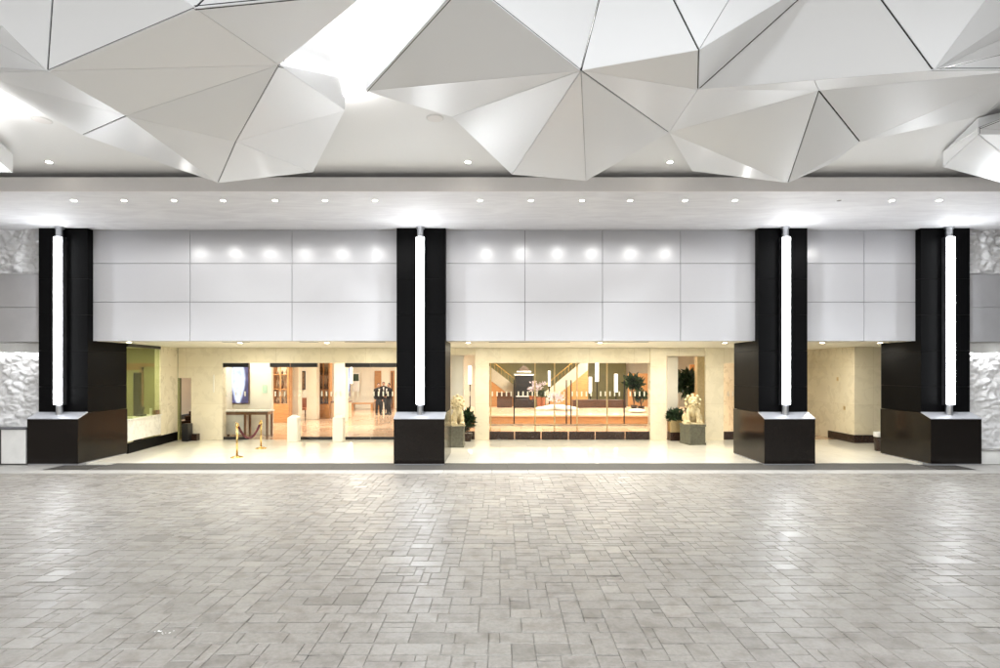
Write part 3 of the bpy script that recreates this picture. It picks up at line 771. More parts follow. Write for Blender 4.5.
sc = MB(); sc.box(-12.15, -12.03, 20.1, 20.19, 1.75, 2.35)
o = sc.build('reflection_strip', M['lampwhite']); tag(o, 'slim glowing strip standing in for a reflection inside the valet booth', 'glow strip')  # glowing strip put in for a pale upright reflection
o = MB().box(X(133, 18), X(139.5, 18), 18.0, 18.12, 0, 2.42).build('display_stand', M['black'], bevel=.02); tag(o, 'tall narrow black display panel behind the booth window', 'display')
# telephone
ph = thing('desk_telephone', 'dark desk telephone on the booth counter', 'telephone', tuple(A + du * 1.27 + dn * .25 + Vector((0, 0, 1.025))))
skew(MB(), 1.14, 1.4, .14, .36, 1.027, 1.08).build('phone_base', M['blackmetal'], ph, bevel=.015)
c = A + du * 1.3 + dn * .25
MB().tube([(c.x, c.y, 1.08), (c.x - .02, c.y + .05, 1.2), (c.x, c.y + .1, 1.3)], [.05, .045, .055], 10).build('handset', M['blackmetal'], ph, smooth=True)
o = MB(); skew(o, 1.76, 2.0, .02, .22, 1.027, 1.17); o = o.build('tissue_box', M['bookmix'], bevel=.008); tag(o, 'small brown box on the end of the booth counter', 'box')
o = MB(); skew(o, 1.55, 1.66, .1, .13, 1.027, 1.25); o = o.build('card_holder', M['white'], bevel=.004); tag(o, 'small white card holder on the booth counter', 'card holder')
o = MB(); skew(o, .1, .42, .08, .3, 1.027, 1.09); o = o.build('paper_tray', M['counter'], bevel=.008); tag(o, 'low pale paper tray at the column end of the booth counter', 'tray')
# staff doorway: stair with curved handrail inside, dark pedestal
st = thing('back_stair', 'dim stair with a curved wooden handrail behind the staff doorway', 'stair', (-11.4, 21.5, 0))
s_ = MB()
for k in range(7): s_.box(-12.4, -11.0, 21.2 + k * .28, 21.48 + k * .28, 0, .17 * (k + 1))
s_.build('steps', M['darkwood'], st)
hr = [Vector((-11.22 + .16 * math.sin(k / 12 * math.pi), 20.75 + k * .05, .9 + .75 * math.cos(k / 12 * math.pi * .55))) for k in range(13)]
MB().tube(hr, .03, 8).build('handrail', M['wood'], st, smooth=True)
MB().bar((-11.2, 20.8, 0), (-11.2, 20.8, 1.6), .05).build('newel', M['darkwood'], st)
o = MB().box(-11.9, -10.3, 23.9, 24.0, 0, 3.3).box(-10.4, -10.3, 20.32, 23.9, 0, 3.3).build('passage_wall', M['creampaint']); tag(o, 'cream passage wall behind the staff doorway', 'wall')
x = X(187.5, 19.7)
o = MB().box(x - .12, x + .1, 19.55, 19.85, 0, .62).build('black_pedestal', M['blackmetal'], bevel=.01); tag(o, 'knee high black box standing in the staff doorway', 'box')
o = MB().box(X(213.3, GW), X(214.7, GW), GW - .03, GW - .004, 1.7, 2.33).build('wall_strip', M['pier'], bevel=.003); tag(o, 'thin ivory strip on the marble wall left of the blue picture', 'wall strip')

# ------------------------------------------------------------------ lobby, left part
def tagbox(name, mkey, box, label, cat, bevel=.008, group=None):
    o = MB().box(*box).build(name, M[mkey], bevel=bevel); tag(o, label, cat, group); return o
tagbox('partition_wall', 'pier', (X(215, 21.6), X(271.5, 21.6), 21.6, 21.8, 0, 3.7), 'ivory partition wall carrying the blue picture and green sign', 'wall')
t = thing('lit_picture', 'backlit picture of a pale blue vase shape on dark ground', 'picture', tuple(P(237.5, 387, 21.5)))
x0, x1 = X(226.5, 21.5), X(248.8, 21.5); z0, z1 = H + (HY - 404) * 21.5 / F, H + (HY - 362) * 21.5 / F
MB().box(x0, x1, 21.55, 21.595, z0, z1).build('picture_frame', M['darkwood'], t, bevel=.008)
MB().box(x0 + .04, x1 - .04, 21.535, 21.548, z0 + .04, z1 - .04).build('picture_panel', M['blueart'], t)
p = P(264.7, 389, 21.58); tagbox('wall_sign', 'sign', (p.x - .09, p.x + .09, 21.575, 21.597, p.z - .16, p.z + .16), 'small pale green sign on the ivory partition', 'sign', .003)
t = thing('console_table', 'wooden console table with pale top below the blue picture', 'table', (X(247, 20.9), 20.9, 0))
xa, xb = X(223, 20.8), X(271, 20.8)
MB().box(xa, xb, 20.55, 21.15, .96, 1.01).build('table_top', M['counter'], t, bevel=.01)
MB().box(xa + .04, xb - .04, 20.6, 21.1, .85, .957).build('apron', M['midwood'], t, bevel=.006)
MB().box(xa + .12, (xa + xb) / 2 - .04, 20.66, 21.04, .12, .845).build('cream_front', M['counter'], t, bevel=.006)
for x in (xa + .08, (xa + xb) / 2, xb - .08):
    for y in (20.64, 21.06): MB().bar((x, y, 0), (x, y, .85), .07).build('leg', M['midwood'], t, bevel=.006)
def cabinet(pa, pb, d, label, nsh=3):
    t = thing('display_cabinet', label, 'cabinet', (X((pa + pb) / 2, d), d, 0), 'wooden lobby display cabinets')
    x0, x1 = X(pa, d), X(pb, d); zb = H + (HY - 404) * d / F; zt = 2.95
    MB().box(x0, x1, d, d + .5, 0, zb).build('cabinet_base', M['wood'], t, bevel=.01)
    fr = MB()
    for x in (x0, x1 - .06): fr.box(x, x + .06, d + .02, d + .5, zb, zt)
    fr.box(x0, x1, d + .02, d + .5, zt, zt + .08); fr.box((x0 + x1) / 2 - .02, (x0 + x1) / 2 + .02, d + .02, d + .06, zb, zt)
    fr.build('frame', M['wood'], t)
    MB().box(x0 + .06, x1 - .06, d + .46, d + .49, zb, zt).build('back_board', M['tan'], t)
    hh = (zt - zb) / nsh
    for k in range(1, nsh): MB().box(x0 + .062, x1 - .062, d + .05, d + .455, zb + hh * k, zb + hh * k + .03).build('shelf', M['wood'], t)
    rr = random.Random(int(pa))
    for k in range(nsh):
        n = 0
        for q in range(3):
            xx = x0 + .15 + (x1 - x0 - .3) * q / 2; r = rr.uniform(.05, .08); hz = rr.uniform(.15, hh - .12)
            o = MB().lathe((xx, d + .25, zb + hh * k + (.03 if k else .002)), [(r * .6, 0), (r, hz * .35), (r * .8, hz * .6), (r * .35, hz * .8), (r * .45, hz)], 12).build('vase', M['bookmix'], smooth=True)
            tag(o, ORD[q] + ' vase on the ' + ['bottom', 'middle', 'top'][k] + ' shelf of ' + ('the display cabinet nearer the stanchions' if pa < 300 else ('the display cabinet between the bollards' if pa < 400 else 'the cabinet by the centre right column')), 'vase', 'ornaments in the display cabinets')
cabinet(272, 288.5, 26.6, 'wooden lobby display cabinet nearer the rope stanchions')
cabinet(317, 329.5, 29.0, 'narrower wooden lobby display cabinet between the bollards')
cabinet(722, 739, 24.2, 'wooden display cabinet beside the centre right column')
pier_ = lambda a, b_, d, lab: pier(a, b_, d, lab, 3.69, .5)
pier_(289, 298.5, 27.5, 'ivory lobby pier right of the first display cabinet')
pier_(306.5, 316.5, 28.2, 'ivory lobby pier left of the narrow display cabinet')
pier_(334, 345.5, 27.0, 'ivory lobby pier behind the second bollard')
tagbox('lobby_side_wall', 'pier', (X(296, 32), X(308, 32), 32.0, 32.2, 0, 3.7), 'ivory lobby wall behind the dark framed picture', 'wall')
t = thing('framed_picture', 'narrow dark framed picture between the lobby piers', 'picture', tuple(P(302, 381, 31.9)))
x0, x1 = X(299, 31.9), X(305, 31.9); z0, z1 = H + (HY - 389.5) * 31.9 / F, H + (HY - 371) * 31.9 / F
MB().box(x0, x1, 31.93, 31.995, z0, z1).build('picture_frame', M['blackmetal'], t, bevel=.006)
MB().box(x0 + .05, x1 - .05, 31.918, 31.928, z0 + .05, z1 - .05).build('picture_panel', M['bookmix'], t)
# armchair below it
t = thing('lobby_chair', 'orange upholstered chair below the narrow framed picture', 'chair', (X(302, 30), 30, 0))
cx = X(302.5, 30)
MB().box(cx - .26, cx + .26, 29.75, 30.25, .36, .48).build('seat', M['pot'], t, bevel=.03)
MB().box(cx - .26, cx + .26, 30.2, 30.3, .48, 1.0).build('backrest', M['pot'], t, bevel=.03)
for sx_ in (-.22, .22):
    for y in (29.8, 30.2): MB().bar((cx + sx_, y, 0), (cx + sx_, y, .36), .05).build('leg', M['darkwood'], t)
# concierge desk with black bag
t = thing('concierge_desk', 'wood fronted concierge desk behind the second bollard', 'desk', (X(340, 29.5), 29.5, 0))
xa, xb = X(329, 29.3), X(348.5, 29.3)
MB().box(xa, xb, 29.2, 29.9, 0, .80).build('desk_body', M['tan'], t, bevel=.01)
MB().box(xa - .04, xb + .04, 29.15, 29.95, .803, .85).build('desk_top', M['darkwood'], t, bevel=.01)
bg = MB()
xc = X(341.5, 29.5); bg.ball((xc, 29.5, 1.0), (.30, .16, .15)).ball((xc + .2, 29.5, .95), (.2, .14, .11)).ball((xc - .15, 29.5, .98), (.2, .16, .14))
o = bg.build('black_bag', M['blackmetal']); remesh(o, .03, 3); tag(o, 'slumped black bag lying on the concierge desk', 'bag')
# far walls behind the people
tagbox('blue_banner', 'blueart', (X(346.5, 34), X(350, 34), 34.0, 34.05, .9, 2.6), 'tall narrow dark blue panel behind the wide doors', 'panel', .004)
tagbox('lit_column_lamp', 'lampwhite', (X(350.3, 33), X(352, 33), 33.0, 33.12, 1.7, 2.9), 'tall slim lit lamp beside the blue panel', 'lamp', .01)
t = thing('wall_artwork', 'dark and white wall picture left of the standing people', 'picture', tuple(P(355.5, 383, 35.9)))
MB().box(X(352.5, 35.9), X(359.5, 35.9), 35.9, 35.97, H - 21.5 * 35.9 / F, H - 3 * 35.9 / F).build('picture_frame', M['white'], t, bevel=.01)
MB().box(X(353.2, 35.9), X(358.8, 35.9), 35.885, 35.898, H - 11 * 35.9 / F, H - 4 * 35.9 / F).build('picture_panel', M['leaf'], t)
lw = MB().box(-18, 18, 36.5, 36.7, 0, 3.7).build('lobby_back_wall', M['pier']); tag(lw, 'ivory back wall of the lobby', 'wall')
tagbox('lobby_end_wall', 'pier', (-18, -17.8, 20.3, 36.5, 0, 3.7), 'ivory left end wall of the lobby', 'wall')
tagbox('lobby_end_wall', 'pier', (18, 18.2, 22.9, 36.7, 0, 3.7), 'ivory right end wall of the lobby', 'wall')
for k, (pa, pb) in enumerate(((374.5, 381), (390.5, 394))):
    t = thing('wood_doorway', ['wood framed doorway behind the left standing person', 'narrow wood doorway behind the right standing person'][k], 'doorway', (X((pa + pb) / 2, 36.4), 36.4, 0), 'wood doorways in the lobby back wall')
    MB().box(X(pa, 36.4), X(pb, 36.4), 36.38, 36.495, 0, 2.45).build('door_frame', M['wood'], t, bevel=.01)
    MB().box(X(pa, 36.4) + .08, X(pb, 36.4) - .08, 36.36, 36.377, .02, 2.35).build('door_leaf', M['darkwood'] if k else M['wood'], t)
# low bench left of the people
t = thing('lobby_bench', 'low wooden bench against the lobby wall left of the people', 'bench', (X(362, 35), 35, 0))
MB().box(X(352, 35), X(374, 35), 34.7, 35.2, .38, .46).build('seat', M['wood'], t, bevel=.015)
for p in (353.5, 372.5): MB().box(X(p, 35) - .06, X(p, 35) + .06, 34.75, 35.15, 0, .378).build('leg', M['wood'], t)

# people
def person(x, y, rot, label, hairm='hair', arm=0):
    t = thing('person', label, 'person', (x, y, 0), 'people talking in the lobby')
    Mx = Matrix.Translation((x, y, 0)) @ Matrix.Rotation(rot, 4, 'Z')
    W = lambda a, b_, c: Mx @ Vector((a, b_, c))
    def limbs(ex):
        m_ = MB()
        m_.capsule(W(0, 0, .98), W(0, 0, 1.22), .135 + ex, .13 + ex); m_.capsule(W(-.1, 0, 1.38), W(.1, 0, 1.38), .105 + ex, .105 + ex); m_.capsule(W(0, 0, 1.2), W(0, 0, 1.38), .13 + ex, .14 + ex)
        for s in (-1, 1):
            hip = W(s * .085, 0, .95); kn = W(s * .10, -.02, .50); an = W(s * .11, .02, .09)
            m_.capsule(hip, kn, .085 + ex, .058 + ex); m_.capsule(kn, an, .056 + ex, .042 + ex)
            shd = W(s * .19, 0, 1.40); el = W(s * .25, .03, 1.12); wr = W(s * (.20 if not arm else .12), -.08 if not arm else -.22, .90 if not arm else 1.02)
            m_.capsule(shd, el, .055 + ex, .043 + ex); m_.capsule(el, wr, .042 + ex, .032 + ex)
        return m_
    b_ = limbs(0)
    b_.capsule(W(0, 0, 1.42), W(0, -.01, 1.55), .055, .052)
    b_.ball(W(0, -.01, 1.645), (.078, .095, .115)); b_.ball(W(0, -.03, 1.57), (.05, .055, .045))
    b_.ball(W(0, -.105, 1.635), (.014, .022, .02)); b_.ball(W(-.08, 0, 1.64), (.012, .02, .03)); b_.ball(W(.08, 0, 1.64), (.012, .02, .03))
    for s in (-1, 1):
        hx, hy, hz = (s * .20, -.09, .84) if not arm else (s * .09, -.26, 1.03)
        b_.ball(W(hx, hy, hz), (.03, .035, .05))
        for q in range(4): b_.capsule(W(hx - .02 + q * .013, hy - .01, hz - .03), W(hx - .02 + q * .013, hy - .02, hz - .095 + abs(q - 1.5) * .006), .0085, .007)
        b_.capsule(W(hx - s * .025, hy - .02, hz), W(hx - s * .045, hy - .04, hz - .05), .010, .008)
        b_.capsule(W(s * .11, .03, .05), W(s * .12, -.13, .035), .042, .034)
    remesh(b_.build('body', M['skin'], t), .011, 3)
    remesh(limbs(.022).build('dark_suit', M['suit'], t), .018, 4)
    hb = MB().ball(W(0, .012, 1.675), (.087, .098, .102)); remesh(hb.build('hair', M[hairm], t), .014, 2)
    sf = MB().prism([W(-.045, -.155, 1.46), W(.045, -.155, 1.46), W(.012, -.168, 1.18), W(-.012, -.168, 1.18)], [W(-.045, -.10, 1.46), W(.045, -.10, 1.46), W(.012, -.13, 1.18), W(-.012, -.13, 1.18)]).build('shirt_front', M['shirt'], t)
    for s in (-1, 1): remesh(MB().capsule(W(s * .11, .04, .048), W(s * .122, -.15, .038), .05, .042).build('shoe', M['blackmetal'], t), .012, 2)
    return t
person(X(378.6, 31.2), 31.2, R(25), 'person in a dark suit, left of the pair talking in the lobby')
person(X(388.8, 31.4), 31.4, R(-40), 'person in a dark suit, right of the pair with hands held together', arm=1)
person(X(383.6, 34.6), 34.6, R(10), 'person in dark clothes farther back between the talking pair')

# ------------------------------------------------------------------ lobby centre
t = thing('lobby_platform', 'low wood fronted platform with tan marble top behind the centre windows', 'platform', (4, 25, 0))
xa, xb = -2.6, 10.8
MB().box(xa, xb, 25.0, 30.4, .10, .42).build('wood_front', M['wood'], t, bevel=.01)
MB().box(xa - .05, xb + .05, 24.95, 30.45, .423, .50).build('marble_top', M['tan'], t, bevel=.01)
MB().box(xa + .05, xb - .05, 25.1, 30.3, 0, .10).build('toe_kick', M['pier'], t)
# twin staircase
def flight(pa, pb, d, label):
    (ax, az), (bx_, bz) = pa, pb
    t = thing('staircase', label, 'staircase', ((ax + bx_) / 2, d, 0), 'twin lobby stairs')
    n = 14; s_ = MB()
    for k in range(n):
        u0, u1 = k / n, (k + 1) / n; x0, x1 = ax + (bx_ - ax) * u0, ax + (bx_ - ax) * u1; z = az + (bz - az) * u1
        s_.box(min(x0, x1), max(x0, x1), d + .12, d + 1.8, max(0, z - .3), z)
    s_.build('steps', M['tan'], t)
    th = .62
    MB().prism([(ax, d, az - .25), (bx_, d, bz - .25), (bx_, d, bz + th - .1), (ax, d, az + th - .1)], [(ax, d + .1, az - .25), (bx_, d + .1, bz - .25), (bx_, d + .1, bz + th - .1), (ax, d + .1, az + th - .1)]).build('parapet', M['parapet'], t, bevel=.008)
    MB().bar((ax, d + .05, az + th + .3), (bx_, d + .05, bz + th + .3), .06).build('handrail', M['brass'], t)
    bal = MB()
    for k in range(12):
        u = (k + .5) / 12; x = ax + (bx_ - ax) * u; z = az + (bz - az) * u; bal.bar((x, d + .05, z + th - .1), (x, d + .05, z + th + .28), .02)
    bal.build('balusters', M['brass'], t)
    MB().prism([(ax, d + .02, 0), (bx_, d + .02, 0), (bx_, d + .02, bz - .252), (ax, d + .02, max(.02, az - .252))], [(ax, d + .09, 0), (bx_, d + .09, 0), (bx_, d + .09, bz - .252), (ax, d + .09, max(.02, az - .252))]).build('stair_side', M['wood'], t)
flight((X(527, 32), .55), (X(486, 32), 2.35), 32.0, 'white walled lobby stair rising to the left behind the centre window')
flight((X(546, 32), .75), (X(588, 32), 2.75), 32.0, 'white walled lobby stair rising to the right behind the centre doors')
tagbox('olive_feature_wall', 'olive', (X(480, 35.5), X(626, 35.5), 35.5, 35.7, 0, 3.7), 'olive green feature wall behind the twin stairs', 'wall')
t = thing('dark_alcove_unit', 'tall black cabinet with pale ledges between the twin stairs', 'cabinet', (X(524, 31.5), 31.5, 0))
MB().box(X(515, 31.3), X(533, 31.3), 31.3, 31.8, 0, 2.2).build('cabinet_body', M['blackmetal'], t, bevel=.02)
MB().box(X(514.5, 31.3), X(533.5, 31.3), 31.25, 31.8, 2.203, 2.27).box(X(517, 31.3), X(531, 31.3), 31.27, 31.8, 2.38, 2.44).build('pale_ledge', M['white'], t)
MB().prism([(X(517.5, 31.3), 31.3, 2.443), (X(530.5, 31.3), 31.3, 2.443), (X(524, 31.3) + .05, 31.3, 2.75), (X(524, 31.3) - .05, 31.3, 2.75)], [(X(517.5, 31.3), 31.7, 2.443), (X(530.5, 31.3), 31.7, 2.443), (X(524, 31.3) + .05, 31.7, 2.75), (X(524, 31.3) - .05, 31.7, 2.75)]).build('pediment', M['stem'], t)
MB().box(X(516, 31.3), X(532, 31.3), 31.285, 31.298, 1.0, 1.05).box(X(516, 31.3), X(532, 31.3), 31.285, 31.298, .62, .67).build('drawer_lines', M['white'], t)
# low dark sideboards at the rear of the platform
tagbox('low_sideboard', 'darkwood', (X(573, 29.6), X(626, 29.6), 29.6, 30.1, .503, .92), 'long low dark sideboard behind the lit lamps', 'sideboard')
tagbox('low_planter', 'kick', (X(514, 29.6), X(536, 29.6), 29.6, 30.0, .503, .95), 'low black planter box below the orchids', 'planter')
tagbox('low_sideboard', 'darkwood', (X(497, 29.8), X(512, 29.8), 29.8, 30.2, .503, 1.3), 'dark low cupboard at the foot of the left stair', 'sideboard')
# white mound with white blossoms
o = MB()
for k in range(26):
    u = random.random(); xx = X(539 + 36 * u, 28); hh = .20 * math.sin(math.pi * min(1, max(0, (u * .8 + .1)))) 
    o.ball((xx, 28 + random.uniform(-.3, .3), .52 + hh * .5), (.28, .25, .06 + hh * .5))
o = o.build('white_planter_mound', M['white']); remesh(o, .05, 3); tag(o, 'low white mound on the marble platform under white blossoms', 'planter')
def leafcloud(mb, c, r, n, size, seed, up=.3):
    rr = random.Random(seed)
    for k in range(n):
        v_ = Vector((rr.gauss(0, 1), rr.gauss(0, 1), rr.gauss(0, 1))).normalized() * rr.uniform(.15, 1)
        p = Vector(c) + Vector((v_.x * r[0], v_.y * r[1], v_.z * r[2]))
        d = (v_ + Vector((0, 0, up)) + Vector((rr.gauss(0, .4), rr.gauss(0, .4), rr.gauss(0, .4)))).normalized()
        s = d.cross(Vector((rr.gauss(0, 1), rr.gauss(0, 1), rr.gauss(0, 1)))).normalized(); L_ = size * rr.uniform(.7, 1.4); w_ = L_ * .22
        n_ = s.cross(d) * L_ * .12
        mb.poly([p, p + d * L_ * .5 + s * w_ + n_, p + d * L_ - n_, p + d * L_ * .5 - s * w_ + n_])
    return mb
o = MB(); 
leafcloud(o, P(556, 397.5, 28), (.42, .25, .20), 260, .13, 5); o = o.build('white_blossoms', M['petal']); tag(o, 'spray of white blossoms on the white mound', 'flowers')
# orchids
t = thing('orchid_arrangement', 'mauve and white orchids in terracotta pots on the platform', 'orchids', (X(538, 29.2), 29.2, .5))
for k, p in enumerate((531, 535, 539, 543)):
    x = X(p, 29.2); MB().lathe((x, 29.2, .96 if p < 537 else .503), [(.07, 0), (.1, .16), (.11, .2), (.09, .2)] if p < 537 else [(.1, 0), (.12, .5), (.13, .58), (.1, .58)], 14).build('flower_pot', M['pot'], t)
pt = MB(); sm = MB(); lf = MB()
for k in range(9):
    x = X(530 + k * 1.8, 29.2); top = Vector((x + random.uniform(-.25, .25), 29.1 + random.uniform(-.15, .15), random.uniform(1.45, 1.85)))
    b0 = Vector((X(533 + k * 1.2, 29.2), 29.2, 1.1)); mid = b0.lerp(top, .6) + Vector((0, 0, .15))
    sm.tube([b0, mid, top], .008, 6); leafcloud(pt, top, (.16, .12, .1), 40, .09, k + 40)
leafcloud(lf, (X(537, 29.2), 29.2, 1.22), (.45, .2, .15), 90, .22, 77)
sm.build('flower_stems', M['leaf'], t); pt.build('petals', M['petal'], t); lf.build('leaves', M['leaf'], t)
# lit column lamps
for k, (p, ya, yb, d, lab) in enumerate(((597, 381.5, 361, 29.8, 'tallest white lit lamp cylinder on a dark stand'), (590.3, 393, 377, 33, 'short white lit lamp left of the tallest lamp'), (616, 392, 374, 33, 'white lit lamp right of the tallest lamp'), (549.3, 386, 371, 31.0, 'slim white lit lamp at the foot of the right stair'), (470, 384, 366, 31, 'slim white lit lamp behind the left lion window'))):
    x = X(p, d); z0, z1 = H + (HY - ya) * d / F, H + (HY - yb) * d / F; r = (1.7, 1.5, 1.7, 1.2, 1.6)[k] * d / F
    t = thing('column_lamp', lab, 'lamp', (x, d, 0), 'white lit lamps in the lobby')
    MB().lathe((x, d, z0), [(r, 0), (r, z1 - z0)], 20).build('lamp_shade', M['lampwhite'], t, smooth=False)
    MB().lathe((x, d, 0.0), [(.18, 0), (.18, .04), (.03, .06), (.03, z0 - .06), (r * 1.1, z0 - .003)], 16).build('lamp_stand', M['blackmetal'], t)
# ferns and flowers behind the rightmost pane, basket
def potted(name, label, x, y, z, r, n, size, seed, h, potm='kick', cat='plant'):
    t = thing(name, label, cat, (x, y, z))
    MB().lathe((x, y, z), [(.12, 0), (.17, .25), (.18, .28), (.15, .28)], 16).build('plant_pot', M[potm], t)
    s_ = MB(); rr = random.Random(seed)
    for k in range(6): s_.tube([(x, y, z + .25), (x + rr.uniform(-.5, .5) * r[0], y + rr.uniform(-.5, .5) * r[1], z + h + rr.uniform(-.3, .5) * r[2])], .012, 6)
    s_.build('stems', M['stem'], t)
    leafcloud(MB(), (x, y, z + h), r, n, size, seed).build('leaves', M['leaf'], t)
potted('fern_plant', 'dark fern on the platform behind the rightmost centre pane', X(634, 27.5), 27.5, .503, (.34, .3, .28), 260, .3, 11, 1.35)
potted('flower_plant', 'smaller dark leafy plant below the fern', X(641, 26.8), 26.8, .503, (.3, .25, .22), 160, .2, 12, .75)
o = MB().ball((X(637, 26.2), 26.2, .60), (.42, .25, .10)).build('floor_cushion', M['white']); remesh(o, .03, 2); tag(o, 'flat white cushion on the platform behind the rightmost pane', 'cushion')
tagbox('wood_wall_panel', 'wood', (X(628, 33), X(648, 33), 33, 33.1, 0, 2.3), 'wood wall panel behind the fern at the right of the centre window', 'wall panel')
# stuff behind the right lion and left lion
potted('broadleaf_plant', 'large dark green plant behind the right lion statue', X(687, 21.4), 21.4, 0, (.42, .3, .40), 420, .26, 13, 2.0)
t = thing('planter', 'low dark leafy plant in a gold planter left of the right lion statue', 'plant', (X(674.5, 19.9), 19.9, 0))
xa = X(674.5, 19.9)
MB().box(xa - .2, xa + .2, 19.72, 20.1, 0, .30).build('planter_base', M['kick'], t, bevel=.006)
MB().box(xa - .19, xa + .19, 19.73, 20.09, .303, .72).build('planter_box', M['gold'], t, bevel=.008)
leafcloud(MB(), (xa, 19.9, .88), (.24, .2, .16), 240, .17, 14).build('leaves', M['leaf'], t)
potted('broadleaf_plant', 'dark spiky plant between the left lion and the pilaster', X(467.5, 19.7), 19.7, 0, (.13, .16, .27), 200, .22, 15, .75, potm='kick')
tagbox('wood_screen', 'wood', (X(690, 25.5), X(697, 25.5), 25.5, 25.6, 0, 2.75), 'wood screen behind the right lion window', 'screen')

# lions on pedestals
def lion(px, d, label, face):
    """seated guardian lion, front towards -Y, turned a little"""
    x = X(px, d); s = .98 if px > 600 else .98
    zb = .68
    pd = thing('stone_pedestal', 'dark carved stone pedestal under the ' + ('left' if px < 600 else 'right') + ' lion statue', 'pedestal', (x, d, 0), 'lion pedestals')
    hw = .30 if px > 600 else .235
    Mx = Matrix.Translation((x, d, 0)) @ Matrix.Rotation(R(10) if px > 600 else 0, 4, 'Z')
    def ob(m_, x0, x1, y0, y1, z0, z1, tp=0):
        r0 = [Mx @ Vector(q) for q in ((x0, y0, z0), (x1, y0, z0), (x1, y1, z0), (x0, y1, z0))]
        r1 = [Mx @ Vector(q) for q in ((x0 + tp, y0 + tp, z1), (x1 - tp, y0 + tp, z1), (x1 - tp, y1 - tp, z1), (x0 + tp, y1 - tp, z1))]
        return m_.prism(r0, r1)
    ob(MB(), -hw, hw, -.36, .36, 0, .07).build('pedestal_foot', M['stone'], pd, bevel=.01)
    ob(MB(), -hw + .02, hw - .02, -.34, .34, .07, .60).build('pedestal_block', M['stone'], pd, bevel=.01)
    ob(MB(), -hw, hw, -.36, .36, .603, zb).build('pedestal_cap', M['stone'], pd, bevel=.012)
    cv = MB()
    for k in range(3): ob(cv, -hw + .06, hw - .06, -.352, -.341, .14 + k * .15, .20 + k * .15)
    cv.build('carved_bands', M['stone'], pd)
    Mx = Matrix.Translation((x, d, 0)) @ Matrix.Rotation(face, 4, 'Z') @ Matrix.Diagonal((1.2 if px > 600 else .95, 1, 1, 1))
    m_ = MB(); Q = lambda a, b_, c: Mx @ Vector((a * s, b_ * s, zb + c * s))
    B_ = lambda c, r: m_.ball(Q(*c), tuple(k * s for k in r))
    wx = 1.0 if px > 600 else .8
    ob(m_, -.27 * wx, .27 * wx, -.33, .33, zb + .001, zb + .055)          # base slab
    B_((0, .14, .28), (.22 * wx, .24, .25))                              # haunches mass
    B_((0, -.02, .45), (.19 * wx, .19, .26))                             # chest
    B_((0, -.12, .50), (.15 * wx, .12, .17))
    for q in (-1, 1):
        B_((q * .19 * wx, .12, .20), (.10, .2, .16))                     # thigh
        m_.capsule(Q(q * .2 * wx, .05, .09), Q(q * .2 * wx, -.20, .085), .06, .065)    # hind paw
        m_.capsule(Q(q * .13 * wx, -.14, .46), Q(q * .14 * wx, -.21, .12), .075, .06)   # foreleg
        B_((q * .14 * wx, -.26, .095), (.075, .10, .055))
        for k in range(3): B_((q * .14 * wx + (k - 1) * .04, -.34, .085), (.022, .03, .03))
        B_((q * .14, -.08, .93), (.05, .03, .05))                        # ears
        B_((q * .065, -.295, .83), (.032, .03, .03)); B_((q * .07, -.27, .885), (.055, .04, .025))   # eyes, brows
        B_((q * .07, -.31, .735), (.055, .05, .035))                     # jowls
    B_((0, -.10, .79), (.165, .17, .165))                                # head
    B_((0, -.27, .755), (.10, .10, .075)); B_((0, -.35, .785), (.045, .035, .03)); B_((0, -.28, .665), (.08, .075, .035))
    rr = random.Random(4)
    for ring, (zz_, yy, rad) in enumerate(((.80, .0, .20), (.78, -.10, .215), (.68, .05, .20))):     # mane curls
        for k in range(9):
            a_ = -1.2 + k * (math.pi + 2.4) / 8 - .0
            cx_, cz_ = rad * math.cos(a_), rad * math.sin(a_)
            B_((cx_ * .95, yy + .02, zz_ + cz_), (.05, .05, .05))
    for k in range(5): B_((0, .10 + .05 * k, .72 - .08 * k), (.10, .06, .07))
    m_.tube([Q(0, .33, .2), Q(.05, .40, .38), Q(0, .36, .55)], [.06 * s, .07 * s, .03 * s], 10)  # tail
    B_((0, -.24, .58), (.045, .04, .045)); B_((0, -.16, .62), (.18 * wx, .10, .035))              # collar and bell
    if px > 600: B_((.13, -.30, .10), (.07, .07, .07))
    o = m_.build('lion_statue', M['lion']); remesh(o, .011, 2)
    tag(o, 'golden stone guardian lion seated on the pedestal ' + ('beside the centre left column' if px < 600 else 'in front of the large green plant'), 'lion statue', 'guardian lion statues')
lion(457.5, 18.4, '', R(12)); lion(692.5, 19.0, '', R(-12))

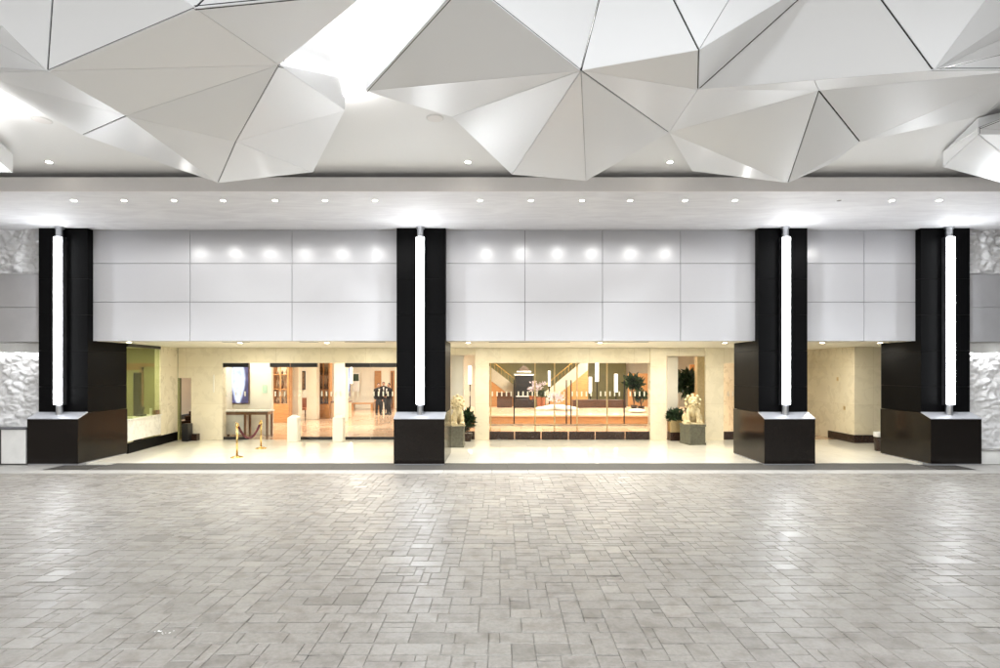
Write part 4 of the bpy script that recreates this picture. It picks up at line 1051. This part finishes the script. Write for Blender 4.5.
# lobby light
light('AREA', 'lobby_area_light', (-9.2, 20.95, ZE - .03), 17, (1, .94, .84), shape='RECTANGLE', size=1.8, size_y=.3)  # added without a fixture, to brighten the partition with picture and sign
for (x, y, e) in ((-11, 25, 102), (-6, 25, 95), (-8.5, 31, 122), (-3.5, 32, 130), (1.5, 24.0, 100), (5.5, 24.0, 100), (2, 30.5, 120), (6, 30.5, 120), (10.5, 26, 102)):
    light('AREA', 'lobby_area_light', (x, y, 3.66), e, (1, .93, .82), shape='DISK', size=1.6)

# ------------------------------------------------------------------ world, sun, camera
w = bpy.data.worlds.new('World'); scene.world = w; w.use_nodes = True
nt = w.node_tree; bgn = nt.nodes['Background']
sky = nt.nodes.new('ShaderNodeTexSky'); sky.sky_type = 'NISHITA'; sky.sun_disc = False
sky.sun_elevation = R(48); sky.sun_rotation = R(200); sky.dust_density = 6; sky.air_density = 1.0; sky.ozone_density = 1
nt.links.new(sky.outputs[0], bgn.inputs[0]); bgn.inputs[1].default_value = .055
el, az = R(48), R(200)
sdir = Vector((math.sin(az) * math.cos(el), math.cos(az) * math.cos(el), math.sin(el)))
sun = light('SUN', 'sun', (0, -30, 30), 1.2, (1, .97, .92), angle=R(12)); sun.rotation_euler = sdir.to_track_quat('Z', 'Y').to_euler()

cam = bpy.data.cameras.new('camera'); co = bpy.data.objects.new('camera', cam); COL.objects.link(co)
co.location = (0, 0, H); co.rotation_euler = (R(90), 0, 0)
cam.sensor_fit = 'HORIZONTAL'; cam.sensor_width = 36; cam.lens = F / 1000 * 36
cam.shift_x = 0; cam.shift_y = (HY - 334) / 1000
cam.clip_start = .05; cam.clip_end = 2000
scene.camera = co
scene.view_settings.view_transform = 'Standard'; scene.view_settings.look = 'None'
scene.view_settings.exposure = 1.6; scene.view_settings.gamma = 1
scene.render.engine = 'CYCLES'
cy = scene.cycles
cy.use_denoising = True; cy.max_bounces = 8; cy.diffuse_bounces = 4; cy.glossy_bounces = 4; cy.transmission_bounces = 6; cy.transparent_max_bounces = 12
cy.sample_clamp_indirect = 6; cy.caustics_reflective = False; cy.caustics_refractive = False
cy.use_adaptive_sampling = False
for o in list(COL.objects):
    if '_root' in o: del o['_root']
